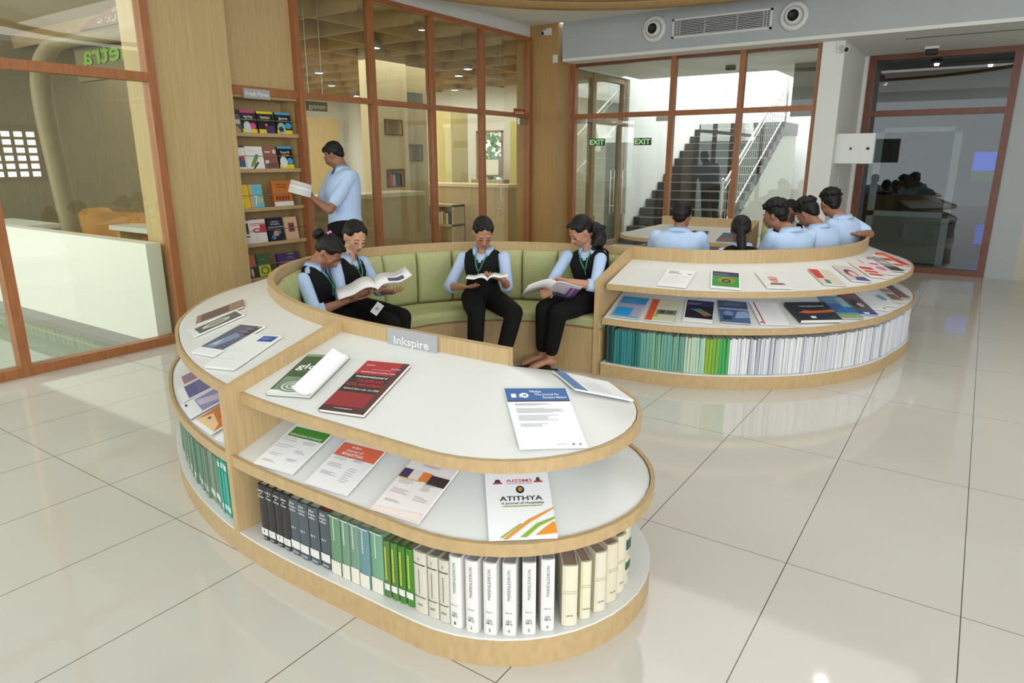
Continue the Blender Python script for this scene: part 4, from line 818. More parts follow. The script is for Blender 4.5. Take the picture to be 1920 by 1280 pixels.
# far unit magazines
def far_frame(x,y,ang):
    a=radians(ang); d=(7.98-y); z=.82-.26*d; u=Vector((cos(a),sin(a)*.967,.26*sin(a))).normalized(); r=Vector((sin(a),-cos(a),-.26*cos(a))).normalized(); n=r.cross(u); o=Vector((x,y,z))+n*.006
    return Matrix(((r.x,u.x,n.x,o.x),(r.y,u.y,n.y,o.y),(r.z,u.z,n.z,o.z),(0,0,0,1)))
mg('magazine',0,0,0,.19,.27,.006,(50,56,70),[('r',.1,.5,.9,.9,(90,100,130))],'dark magazine on the far display unit behind the first student',mx=far_frame(-2.62,7.53,95))
mg('magazine',0,0,0,.19,.27,.006,(80,110,140),[('r',.1,.1,.9,.4,(150,100,80))],'blue magazine on the far display unit beside the long haired student',mx=far_frame(-2.28,7.52,90))
# ---------------- books ----------------
def book(x,y,nx,ny,t,h,dep,col,label,group,spine=(),top=None,cat='book',name='book',tilt=0.0,z0=.1075,local_only=False,page=(214,206,184)):
    """upright book, spine facing outward (nx,ny); local x = thickness, -y = outward"""
    rz=atan2(ny,nx)+pi/2
    r=root(name,(x,y,z0),label,cat,group,mat=Matrix.Translation((x,y,z0))@Matrix.Rotation(rz,4,'Z')@Matrix.Rotation(tilt,4,'Y'))
    m=pm(col,.5)
    mb=MB(); hw=t/2; q=.004
    prof=[(-hw,.004),(-hw*.6,-.001),(0,-.0025),(hw*.6,-.001),(hw,.004),(hw,dep),(hw-.003,dep),(hw-.003,.008),(-hw+.003,.008),(-hw+.003,dep),(-hw,dep)]
    mb.prism(prof,0,h,m); mb.build('cover',r,local=True)
    mb=MB(); mb.box(-hw+.0032,hw-.0032,.0085,dep-.004,.003,h-.004,pm(top or page,.8,noise=.05,nscale=200,stretch=(20,1,1))); mb.build('pages',r,local=True)
    if spine:
        mb=MB(); sx=Matrix(((1,0,0,0),(0,0,1,-.0035),(0,1,0,0),(0,0,0,1)))@Matrix.Rotation(0,4,'Z')
        mx=Matrix.Translation((0,-.0008,0))@Matrix.Rotation(pi/2,4,'X')
        for it in spine:
            if it[0]=='v': # vertical text reading upward
                _,s,z1,z2,hh,c=it
                m2=mx@Matrix.Translation((hh*.5,z1,.0022))@Matrix.Rotation(pi/2,4,'Z'); put_text(mb,s,m2,hh,pm(c,.5),0,'l',0,z2-z1)
            elif it[0]=='h':
                _,s,zz,hh,c,wd=it; m2=mx@Matrix.Translation((0,zz,.0026)); put_text(mb,s,m2,hh,pm(c,.5),0,'c',.01,wd)
            elif it[0]=='q':
                _,z1,z2,ww,c=it; rr=random.Random(int(z2*1e4)); z=z1
                while z<z2: dz=rr.uniform(.002,.006); mb.add([(-ww/2,z,.0026),(ww/2,z,.0026),(ww/2,min(z2,z+dz),.0026),(-ww/2,min(z2,z+dz),.0026)],[(0,1,2,3)],pm(c,.5),False,mx); z+=dz+.0018
            elif it[0]=='b':
                _,z1,z2,c=it; k=hw*.92; mb.add([(-k,z1,.0006),(-k*.5,z1,.0022),(k*.5,z1,.0022),(k,z1,.0006),(k,z2,.0006),(k*.5,z2,.0022),(-k*.5,z2,.0022),(-k,z2,.0006)],[(0,1,6,7),(1,2,5,6),(2,3,4,5)],pm(c,.5),False,mx)
        mb.build('spine_print',r,local=True)
    return r
def bn(x,y,S=S1):
    b=None
    for s in S:
        q=hypot(x-s[0],y-s[1])
        if b is None or q<b[0]: b=(q,s)
    v=Vector((x-b[1][0],y-b[1][1])).normalized(); return v.x,v.y
Wc=(225,224,218)
seq=['leftmost','second','third','rightmost']
BX=[(-2.194,1.465),(-2.149,1.466),(-2.101,1.466),(-2.055,1.465)]
for i,(x,y) in enumerate(BX):
    book(x,y,0,-1,.044,.243,.17,(50,48,48),seq[i]+' of the four black lexicon volumes right beside the oak divider','black lexicon volumes',[('b',.022,.052,Wc),('h','Rand',.006,.009,Wc,.02),('h','Lexikon',.215,.010,Wc,.034),('h','der',.203,.008,Wc,.014),('h','Kunst',.188,.010,Wc,.03),('h',str(i+1),.034,.010,BK,.006)])
BX=[(-2.003,1.464),(-1.948,1.462),(-1.892,1.464),(-1.835,1.467)]
for i,(x,y) in enumerate(BX):
    book(x,y,0,-1,.053,.238,.17,(78,88,94),['first grey volume next to the black ones','second of the four slate grey volumes','third of the four slate grey volumes','slate grey volume with red marked top beside the pale green books'][i],'slate grey volumes',[('b',.028,.062,Wc),('h','Herder',.008,.011,Wc,.034),('h','Bibel',.218,.010,Wc,.026),('h','Theologisches',.204,.010,Wc,.042),('h','Lexikon',.190,.010,Wc,.036),('h','Bd %d'%(i+4),.115,.009,Wc,.024)],top=((170,60,60) if i==3 else None))
GC=[(104,142,110),(112,144,122),(116,146,128),(104,140,146),(112,158,130)]
GT=[.055,.042,.045,.052,.060]
for i,((x,y),c) in enumerate(zip([(-1.775,1.464),(-1.722,1.464),(-1.675,1.464),(-1.627,1.464),(-1.568,1.468)],GC)):
    book(x,y,0,-1,GT[i],.238,.17,c,['thick pale green worn volume right of the slate grey ones','thin grey green worn volume, second of the worn green set','grey green worn volume, middle of the worn green set','blue green worn volume, fourth of the worn green set','widest pale green worn volume beside the thin bright green ones'][i],'worn green volumes',[('b',.0,.055+.004*(i%3),(226,220,204)),('q',.14,.23,.006,(222,226,214)),('l','',0,0,0,0) if 0 else ('b',.233,.237,(220,220,200))],page=(196,190,160))
for i,(x,y,t) in enumerate([(-1.522,1.470,.026),(-1.490,1.472,.030),(-1.457,1.474,.030),(-1.422,1.476,.034)]):
    book(x,y,0,-1,t,.222,.15,[(88,120,60),(78,124,56),(70,122,46),(66,130,40)][i],['narrow faded green book','first bright green book with white label','second bright green book with white label','last bright green book with yellow lettering beside the beige ones'][i]+' in the bottom shelf','bright green books',[('b',.03,.055,Wc),('q',.07,.20,.009,(200,206,70))],page=(168,150,140))
for i,(x,y,t) in enumerate([(-1.370,1.470,.055),(-1.318,1.474,.042),(-1.273,1.478,.040)]):
    book(x,y,0.05*i,-1,t,.232,.16,(206,202,186),['widest grey beige volume with dark rings','middle grey beige volume with dark rings','narrow grey beige volume with dark rings next to the white set'][i],'grey beige volumes',[('b',.185,.189,(70,60,56)),('b',.062,.065,(70,60,56)),('q',.075,.17,.004,(110,104,96)),('h','V',.2,.012,(120,114,104),.008),('h','200',.03,.008,(90,90,96),.02)],page=(150,140,130))
MX=[(-1.226,1.478),(-1.168,1.489),(-1.112,1.512),(-1.058,1.543),(-1.008,1.583),(-.968,1.632)]
for i,(x,y) in enumerate(MX):
    n_=[(0.08,-1),(.2,-1),(.3,-.95),(.42,-.9),(.55,-.84),(.62,-.78)][i]; v=Vector(n_).normalized()
    book(x,y,v.x,v.y,.043,.262,.18,(228,226,222),['tall white lexicon volume numbered 1 with orange side','tall white lexicon volume numbered 2 with dark side','tall white lexicon volume numbered 3','tall white lexicon volume numbered 4','tall white lexicon volume numbered 5','tall white lexicon volume numbered 6 beside the cream books'][i]+'','white numbered lexicon set',[('v','MARIENLEXIKON',.130,.240,.0105,(84,82,84)),('h',str(i+1),.012,.011,(100,90,90),.007),('h','AM %d'%(i+21),.04,.008,(80,80,90),.022),('h','LEX',.05,.008,(80,80,90),.018),('h','Band',.082,.006,(150,150,150),.02)],page=(176,170,172))
for nm,(x,y,nx,ny),c,l in (('book',(-1.190,1.53,.13,-1),(214,140,50),'thin orange book squeezed beside white lexicon volume 1'),('book',(-1.135,1.548,.25,-.97),(50,50,46),'thin dark book squeezed beside white lexicon volume 2')):
    v=Vector((nx,ny)).normalized(); book(x,y,v.x,v.y,.008,.255,.14,c,l,None)
CX=[(-.922,1.695,.05),(-.895,1.755,.036),(-.872,1.818,.044),(-.862,1.888,.05),(-.860,1.955,.046),(-.866,2.018,.044)]
for i,(x,y,t) in enumerate(CX):
    nx,ny=bn(x,y); a=atan2(ny,nx)+[-.35,-.30,-.25,-.2,-.15,0][i]
    book(x,y,cos(a),sin(a),t,[.222,.215,.225,.225,.225,.235][i],.165,[(222,216,192),(224,218,190),(220,212,192),(218,208,184),(220,212,188),(212,204,180)][i],['thick cream volume next to the white set, grey side facing left','narrow cream volume, second after the white set','wide cream volume, third after the white set','cream volume with small label, fourth after the white set','cream volume with purple brown top, fifth after the white set','cream and dark green volume at the far end of the curved shelf'][i],'cream volumes',[('h','AAA 00',.035,.007,(90,90,96),.022),('b',.12,.1215,(170,160,140)),('b',.128,.1292,(170,160,140))]+([('b',.06,.09,(50,90,70)),('b',.14,.18,(50,90,70))] if i==5 else []),page=(168,140,130))
# thin journals: prototype copied along the shelf
def thin_proto(name,t,h,dep,col,label_band=None):
    o=bpy.data.objects.new(name,None); C.objects.link(o); INV[o.name]=Matrix.Identity(4)
    hw=t/2
    mb=MB(); prof=[(-hw,.002),(-hw*.5,0),(hw*.5,0),(hw,.002),(hw,dep),(hw-.001,dep),(hw-.001,.003),(-hw+.001,.003),(-hw+.001,dep),(-hw,dep)]
    mb.prism(prof,0,h,pm(col,.5)); mb.build('cover',o,local=True)
    mb=MB(); mb.box(-hw+.0012,hw-.0012,.0035,dep-.002,.002,h-.002,pm((226,222,210),.8)); mb.build('pages',o,local=True)
    if label_band:
        mb=MB(); 
        for z1,z2,c in label_band: mb.add([(-hw*.9,-.0004,z1),(hw*.9,-.0004,z1),(hw*.9,-.0004,z2),(-hw*.9,-.0004,z2)],[(0,1,2,3)],pm(c,.5))
        mb.build('spine_label',o,local=True)
    return o
def clone(o,mat,label,cat,group):
    c=o.copy(); C.objects.link(c); c.matrix_world=mat; finish(c,label,cat,group)
    for ch in o.children:
        k=ch.copy(); C.objects.link(k); k.parent=c
    return c
def purge(o):
    for ch in list(o.children): bpy.data.objects.remove(ch)
    bpy.data.objects.remove(o)
def walk(S,D):
    P=[(x+nx*D*s,y+ny*D*s,nx,ny) for x,y,nx,ny,s in S]; A=[0]
    for a,b in zip(P,P[1:]): A.append(A[-1]+hypot(b[0]-a[0],b[1]-a[1]))
    def at(t):
        i=0
        while i<len(A)-2 and A[i+1]<t: i+=1
        u=(t-A[i])/max(1e-9,A[i+1]-A[i]); p,q=P[i],P[i+1]; return tuple(p[m]*(1-u)+q[m]*u for m in range(4))
    return at,A[-1]
rnd=random.Random(3)
def lay(S,D,t0,t1,spec,glabel,dz=.1075):
    """spec: list of (until fraction length, protos, group, label)"""
    at,tot=walk(S,D); t=t0; n=0
    while t<t1:
        for lim,ps,grp,lab in spec:
            if t<lim: break
        else: break
        p,th=rnd.choice(ps); x,y,nx,ny=at(t+th/2); jit=rnd.uniform(-.004,.009); x-=nx*jit; y-=ny*jit
        rz=atan2(ny,nx)+pi/2+rnd.uniform(-.03,.03)
        clone(p,Matrix.Translation((x,y,dz))@Matrix.Rotation(rz,4,'Z')@Matrix.Rotation(rnd.uniform(-.012,.012),4,'Y'),lab,'journal',grp)
        t+=th+rnd.uniform(.0012,.0026); n+=1
    return n
def protos(name,cols,ts,h=.262,dep=.19,bands=None): return [(thin_proto(name,t,h+rnd.uniform(-.01,.006),dep,c,bands),t) for c in cols for t in ts]
iU=[i for i,s in enumerate(S1) if s[0]<-2.325 and i<i_end]
SL=S1[iU[0]:i_end]
pg_=protos('journal',[(112,138,118),(120,146,128),(104,132,114),(126,140,120)],[.018,.022],.245,.17,[(.03,.055,(222,224,216))])
pt_=protos('journal',[(40,150,130),(46,158,136)],[.02],.262,.17,[(.02,.045,(222,228,224)),(.215,.24,(222,232,226)),(.06,.2,(70,176,156))])
lay(SL,.53,.005,1.55,[(.14,pt_,'teal journals beside the divider','teal journal with white label boxes left of the oak divider'),(9,pg_,'dusty green journals in the left shelf','thin dusty green journal with a small white label in the left bottom shelf')],'')
SR=S2[:j_end]
p1=protos('journal',[(30,74,70)],[.02],.27); p2=protos('journal',[(40,122,120),(46,130,132),(38,112,110)],[.018,.02]); p3=protos('journal',[(120,172,140),(112,160,138),(104,160,146)],[.018,.021]); p4=protos('journal',[(176,202,176),(150,196,182),(190,206,180)],[.019]); p5=protos('journal',[(134,170,40),(110,166,60)],[.022]); p6=protos('journal',[(60,160,80)],[.021]); p7=protos('journal',[(224,226,230),(206,208,212),(214,216,224),(226,226,226),(196,198,204)],[.013,.016,.019,.022])
p8=protos('journal',[(90,94,116)],[.007])+protos('journal',[(176,180,190),(206,210,220)],[.012,.016])
n_=lay(SR,.535,.03,4.2,[(.075,p1,'dark teal journals','dark teal journal at the very left of the right unit bottom shelf'),(.30,p2,'teal journals','thin teal journal near the left end of the right unit bottom shelf'),(.60,p3,'sea green journals','thin sea green journal in the right unit bottom shelf'),(.76,p4,'pale green journals','thin pale green journal in the right unit bottom shelf'),(.85,p5,'lime green journals','lime green journal between the pale green and white journals'),(.91,p6,'bright green journals','bright green journal just left of the long white row'),(9,p7*3+p8,'white journals','thin white or grey journal in the long white row of the right unit')],'')
print('journals',n_)
for L_ in (pg_,pt_,p1,p2,p3,p4,p5,p6,p7,p8):
    for o,t in L_: purge(o)
# ---- books on the wall rack ----
def rack_book(y,w,h,row,base,items,lab,dx=0,t=.02,tilt=.16):
    z=SHZ[row]+.001; x=-6.098+dx
    # face +x: local x -> +y? right vector seen from the hall is +y
    up=Vector((-sin(tilt),0,cos(tilt))); rt=Vector((0,1,0)); n=rt.cross(up); o=Vector((x,y,z))-n*t
    mx=Matrix(((rt.x,up.x,n.x,o.x),(rt.y,up.y,n.y,o.y),(rt.z,up.z,n.z,o.z),(0,0,0,1)))
    return magazine('book',0,0,0,w,h,t,base,items,lab,'book',mx=mx)
Y=(236,214,40)
def dummy(c,title,art,t2=''):
    return [('r',0,0,1,.22,Y),('r',0,.9,1,1,c),('t',title,.5,.70,.10,WH,'c',.6),('t',t2 or 'FOR DUMMIES',.5,.60,.06,Y,'c',.5)]+art
rack_book(4.225,.13,.23,0,(90,84,80),[('r',0,.8,1,1,(50,48,48)),('l',.1,.72,.9,.8,1,WH),('r',.4,.4,.9,.6,(206,206,204)),('p',[(0,0),(.9,.1),(.6,.3),(0,.4)],(196,150,120))],'dark grey book partly hidden by the pillar on the top row')
rack_book(4.378,.165,.225,0,(24,24,26),dummy((220,60,150),'Design Thinking',[('e',.35,.3,.26,.24,(206,214,214)),('e',.75,.35,.2,.13,(226,70,150))]),'black and yellow guidebook with pink header on the top row',t=.022)
rack_book(4.575,.19,.225,0,(24,24,26),dummy(Y,'Statistics',[('r',.45,.0,1,.38,(76,50,100)),('e',.5,.42,.08,.06,(226,120,110))],'for Big Data'),'black and yellow guidebook with purple block and yellow header on the top row',dx=.002)
rack_book(4.79,.19,.225,0,(24,24,26),dummy((70,170,220),'Java',[('e',.32,.3,.26,.26,(150,190,170)),('e',.28,.25,.16,.12,(40,60,60)),('e',.78,.42,.2,.14,(60,170,220))],'for dummies'),'black and yellow guidebook with sky blue header and eye picture on the top row',dx=.004)
rack_book(4.235,.14,.235,1,(232,232,232),[('r',0,.93,1,1,(90,30,40)),('r',.1,.12,.9,.55,(70,90,120)),('r',.2,.2,.4,.5,(150,170,190)),('e',.75,.5,.16,.09,(214,70,80))],'white book with blue building picture on the second row')
rack_book(4.41,.20,.23,1,(236,236,234),[('l',.1,.76,.8,.86,2,TX),('p',[(.15,.1),(.45,.2),(.7,.55),(.5,.6),(.3,.35)],(110,160,60)),('p',[(.35,.0),(.7,.3),(.62,.36),(.28,.05)],(60,60,66)),('e',.62,.6,.1,.07,(120,110,130))],'white book with a green parrot on the second row')
rack_book(4.60,.16,.225,1,(150,96,86),[('r',.1,.1,.9,.3,(100,84,84)),('r',.1,.75,.5,.82,(220,200,190)),('r',.05,.28,.3,.42,(226,220,214)),('e',.8,.8,.12,.1,(226,214,206))],'brown red book with a city picture on the second row')
rack_book(4.785,.18,.235,1,(24,24,26),dummy((70,170,220),'Power BI',[('e',.32,.32,.26,.24,(226,232,236)),('e',.78,.36,.2,.14,(60,170,220))],'for dummies'),'black and yellow guidebook with sky blue header and white oval on the second row')
rack_book(4.235,.13,.24,2,(240,200,30),[('l',.1,.65,.7,.85,3,(120,100,20)),('l',.1,.48,.7,.58,2,BK),('e',.4,.35,.12,.06,(240,220,190))],'plain yellow book on the third row')
rack_book(4.385,.155,.24,2,(112,194,214),[('r',0,0,.22,1,(220,170,120)),('t','7',.3,.15,.38,WH,'l',.28),('e',.75,.35,.18,.12,(226,190,110)),('l',.35,.75,.9,.9,3,(70,140,160))],'light blue book with a large white 7 on the third row')
rack_book(4.71,.24,.27,2,(206,120,50),[('r',0,0,1,.2,WH),('t','PERSONAL',.5,.82,.07,(120,40,20),'c',.55),('t','FINANCE',.5,.72,.07,(120,40,20),'c',.5)]+[('p',[(.12+.15*i,.25),(.2+.15*i,.25),(.23+.15*i,.4),(.13+.15*i,.42)],(110,40,24)) for i in range(5)],'orange PERSONAL FINANCE book with curled cover on the third row',t=.03)
rack_book(4.225,.12,.24,3,(232,230,228),[('r',.1,.45,.8,.9,(60,60,64)),('r',.1,.3,.8,.36,(110,60,60))],'white book with black striped cover on the fourth row')
rack_book(4.375,.18,.245,3,(236,232,232),[('r',.0,.75,1,.78,(200,50,70)),('r',.0,.82,1,.85,(200,50,70)),('e',.4,.55,.3,.1,(196,50,66)),('e',.4,.55,.18,.05,WH),('r',.6,.45,1,.8,(200,60,80)),('l',.1,.1,.6,.35,3,TX)],'white book with crimson waves on the fourth row')
rack_book(4.585,.19,.25,3,(30,34,52),[('r',0,.6,1,.62,WH),('t','CRITICAL',.5,.80,.06,(214,214,220),'c',.5),('t','DYNAMICS',.5,.70,.06,(214,214,220),'c',.6),('e',.5,.35,.2,.12,(206,160,120)),('e',.3,.2,.14,.1,(90,130,190)),('e',.7,.4,.12,.09,(110,120,180))],'dark navy book with glowing network picture on the fourth row')
rack_book(4.785,.16,.245,3,(222,184,156),[('r',.25,.35,.75,.75,(150,80,76)),('r',.35,.42,.65,.66,(110,50,56)),('l',.2,.1,.8,.25,3,(150,110,90))],'salmon pink book with a small red picture on the fourth row')
rack_book(4.235,.13,.24,4,(196,110,90),[('r',0,0,1,.5,(70,60,60)),('e',.6,.25,.12,.2,(206,200,200)),('l',.1,.6,.8,.9,4,(120,50,50))],'salmon and dark book on the fifth row')
rack_book(4.40,.155,.24,4,(64,104,66),[('r',.05,.05,.95,.5,(206,206,60)),('e',.5,.28,.35,.18,(120,140,60)),('e',.5,.28,.2,.1,(206,206,60)),('l',.2,.72,.8,.8,1,WH)],'dark green book with yellow square pattern on the fifth row')
rack_book(4.71,.27,.22,4,(70,50,110),[('r',0,0,.55,.45,(170,50,110)),('l',.1,.5,.9,.6,1,WH),('l',.45,.66,.95,.82,2,WH),('r',.5,.9,.8,.96,(120,170,60))],'wide violet book with a magenta corner on the fifth row',t=.03)
# ================= PEOPLE =================
V=Vector
def lerp(a,b,t): return a*(1-t)+b*t
def remesh(o,vox,sm=4,fac=.5):
    m=o.modifiers.new('join','REMESH'); m.mode='VOXEL'; m.voxel_size=vox; m.use_smooth_shade=True
    s=o.modifiers.new('soften','SMOOTH'); s.iterations=sm; s.factor=fac
def solidify(o,t=.003,sub=0):
    m=o.modifiers.new('cloth','SOLIDIFY'); m.thickness=t; m.offset=1
    if sub: s=o.modifiers.new('sub','SUBSURF'); s.levels=sub; s.render_levels=sub
def frame(f,u):
    f=V(f).normalized(); r=f.cross(V(u)).normalized(); u=r.cross(f).normalized()
    return f,r,u
def skin_mat(rgb,name):
    m=pm(rgb,.5,name=name,noise=.05,nscale=14); return m
def limb(mb,pts,rs,mat,n=14):
    """tapered limb through joints with rounded ends"""
    P=crv([tuple(p) for p in pts],4) if len(pts)>2 else [tuple(p) for p in pts]
    if len(pts)>2:
        R=[]
        for i in range(len(rs)-1):
            for k in range(4): t=k/4; R.append(rs[i]*(1-t)+rs[i+1]*t)
        R.append(rs[-1])
    else: R=rs
    mb.tube(P,R,mat,n); mb.ell(P[0],R[0],mat); mb.ell(P[-1],R[-1],mat)
def torso_rings(pel,neck,hr,sr,ws=1.0,fem=True,lean=0.0,scale=1.0,fr=None):
    """rings of the trunk: (centre, right vec, forward vec, rx, ry)"""
    pel=V(pel);neck=V(neck); ax=neck-pel; L=ax.length; k=L/.46*scale
    out=[]
    T=[(-.10,.165,.118,0),(0.0,.178,.125,0),(.12,.165,.118,0),(.28,.135,.105,.0),(.42,.140,.110,.004),(.58,.152,.122,.012),(.70,.160,.122,.012),(.80,.165,.108,.004),(.89,.165,.085,-.006),(.955,.130,.068,-.012),(1.0,.075,.056,-.012)] if fem else \
      [(-.10,.155,.110,0),(0.0,.165,.118,0),(.12,.160,.115,0),(.28,.152,.112,.0),(.42,.160,.115,.0),(.58,.178,.122,.004),(.70,.188,.122,.004),(.80,.195,.110,.0),(.89,.195,.088,-.006),(.955,.150,.070,-.012),(1.0,.080,.058,-.012)]
    up=ax.normalized()
    bow=V((0,0,0))
    for t,rx,ry,fo in T:
        r=lerp(V(hr),V(sr),max(0,min(1,t))); r=(r-up*r.dot(up)).normalized(); f=up.cross(r).normalized()
        b=sin(pi*max(0,min(1,t)))*lean
        out.append((pel+ax*t+f*(fo-b)*1.0,r,f,rx*ws*k if t<.95 else rx*ws*min(k,1),ry*k*ws if t<.95 else ry*ws*min(k,1)))
    return out
def ring_mesh(mb,rings,mat,grow=0,n=28,caps=True,keep=None,pw=2.3):
    vs=[];m=len(rings)
    for c,r,f,rx,ry in rings:
        for k in range(n):
            a=2*pi*k/n; ca,sa=cos(a),sin(a); q=(abs(ca)**pw+abs(sa)**pw)**(-1/pw)
            vs.append(c+r*ca*q*(rx+grow)+f*sa*q*(ry+grow))
    fs=[]
    for i in range(m-1):
        for k in range(n):
            if keep and not keep(i,(k+.5)/n*360,m): continue
            fs.append((i*n+k,i*n+(k+1)%n,(i+1)*n+(k+1)%n,(i+1)*n+k))
    if caps: fs+=[list(range(n))[::-1],list(range((m-1)*n,m*n))]
    mb.add(vs,fs,mat,True)
def densify(R,n=3):
    o=[]
    for a,b in zip(R,R[1:]):
        for k in range(n):
            t=k/n; o.append((lerp(a[0],b[0],t),lerp(a[1],b[1],t).normalized(),lerp(a[2],b[2],t).normalized(),a[3]*(1-t)+b[3]*t,a[4]*(1-t)+b[4]*t))
    o.append(R[-1]); return o
def hand(mb,w,d,nrm,side,mat,s=1.0,curl=.5,thumb=1):
    """w wrist, d towards the fingers, nrm palm normal (palm faces nrm), side: +1 if thumb lies along d x nrm"""
    d=V(d).normalized(); nrm=V(nrm); nrm=(nrm-d*nrm.dot(d)).normalized(); t=d.cross(nrm).normalized()*side
    w=V(w)
    for k in range(5):
        q=w+d*(.012+.017*k)*s; mb.ell(q,1,mat,Matrix((t*(.026+.012*sin(k*.7))*s,d*.016*s,nrm*.0125*s)).transposed(),12,8)
    for j,(off,ln,bx_) in enumerate(((.030,.066,.078),(.010,.074,.084),(-.011,.069,.081),(-.031,.054,.073))):
        p=w+d*bx_*s+t*off*s; a=curl*(.5+.12*j); pts=[p-d*.018*s,p]
        dd=d
        for q,fr in enumerate((.42,.32,.26)):
            a2=a*(.7 if q==0 else 1.1); dd=(dd*cos(a2)+nrm*sin(a2)).normalized() if q==0 else (dd+nrm*a2*.8).normalized()
            pts.append(pts[-1]+dd*ln*fr*s)
        rr=.0082*s; mb.tube(pts,[rr,rr,rr*.96,rr*.9,rr*.75],mat,8); mb.ell(pts[-1],rr*.75,mat,None,8,6)
    p=w+d*.022*s+t*.026*s; q=p+(d*.55+t*.65+nrm*.25).normalized()*.036*s; e=q+(d*.85+t*.2+nrm*.4).normalized()*.034*s
    mb.tube([p-d*.01*s,p,q,e],[.012*s,.0125*s,.0095*s,.0078*s],mat,8); mb.ell(e,.0078*s,mat,None,8,6)
def head(mb,c,f,r,u,mat,s=1.0,fem=True,neck=None):
    R=Matrix((r,f,u)).transposed()
    def P(x,y,z): return c+(r*x+f*y+u*z)*s
    def E(x,y,z,a,b,d_): mb.ell(P(x,y,z),(a*s,b*s,d_*s),mat,R,18,12)
    E(0,-.014,.034,.074,.092,.080); E(0,.012,.0,.066,.074,.080); E(0,.034,-.030,.056,.052,.062)
    E(0,.050,-.072,.034,.032,.026 if fem else .030); E(0,.064,-.088,.018,.016,.014)
    for x in (-1,1):
        E(x*.040,.016,-.058,.020,.036,.030); E(x*.034,.060,-.020,.022,.020,.022); E(x*.028,.076,.020,.022,.010,.007)
        E(x*.029,.074,.002,.0145,.0115,.010); E(x*.074,-.006,-.008,.008,.017,.029); E(x*.078,-.010,.006,.006,.014,.014)
        E(x*.0095,.094,-.030,.0075,.010,.0065)
    mb.tube([P(0,.084,.012),P(0,.094,-.010),P(0,.104,-.028)],[.0075*s,.0085*s,.0105*s],mat,10); mb.ell(P(0,.103,-.029),.0115*s,mat)
    E(0,.084,-.052,.022,.012,.007); E(0,.083,-.062,.018,.011,.006)
    if neck is not None: mb.tube([P(0,-.022,-.035),P(0,-.014,-.08),lerp(P(0,-.014,-.08),V(neck),.6),V(neck)-u*.03],[.052*s,.048*s,.050*s if fem else .060*s,.066*s],mat,18)
def face_parts(r_,c,f,r,u,s,fem,glasses=None,bindi=False,moust=False):
    def P(x,y,z): return c+(r*x+f*y+u*z)*s
    br=pm((26,20,18),.7)
    for x in (-1,1):
        mb=MB(); mb.tube([P(x*.014,.0905,.022),P(x*.028,.0905,.027),P(x*.044,.079,.022)],[.0028*s,.0036*s,.0018*s],br,6,flat=.8); mb.build('eyebrow',r_)
        mb=MB(); mb.tube([P(x*.016,.0865,-.0015),P(x*.023,.088,-.005),P(x*.031,.087,-.0062),P(x*.040,.082,-.004),P(x*.045,.078,0)],[.0014*s,.0026*s,.0030*s,.0026*s,.0014*s],pm((16,12,12),.6),6); mb.build('eyelash',r_)
    mb=MB(); lc=pm((150,72,66) if fem else (112,66,56),.4)
    R=Matrix((r,f,u)).transposed(); mb.ell(P(0,.0875,-.0515),(.0205*s,.0100*s,.0048*s),lc,R); mb.ell(P(0,.0865,-.0600),(.0175*s,.0098*s,.0055*s),lc,R); mb.build('lips',r_)
    if bindi: mb=MB(); mb.ell(P(0,.0925,.030),.0022*s,pm((120,30,40),.5)); mb.build('bindi',r_)
    if moust: mb=MB(); mb.tube([P(-.024,.082,-.046),P(-.010,.0935,-.0415),P(.010,.0935,-.0415),P(.024,.082,-.046)],[.002*s,.0042*s,.0042*s,.002*s],br,6); mb.build('moustache',r_)
    if glasses:
        gm=pm(glasses,.3,.6); mb=MB()
        for x in (-1,1):
            pts=[P(x*.030+.0185*cos(a),.099-.004*abs(cos(a)),.0+.014*sin(a)) for a in [2*pi*i/16 for i in range(17)]]
            mb.tube(pts,.0011*s,gm,6,False); mb.tube([P(x*.049,.094,.004),P(x*.074,.05,.006),P(x*.079,-.004,.004)],.0011*s,gm,6)
        mb.tube([P(-.0115,.098,.004),P(.0115,.098,.004)],.0011*s,gm,6); mb.build('spectacles',r_)
HB=pm((17,14,14),.5,name='black_hair',noise=.5,nscale=90,stretch=(1,1,.15),bump=.8,spec=.3)
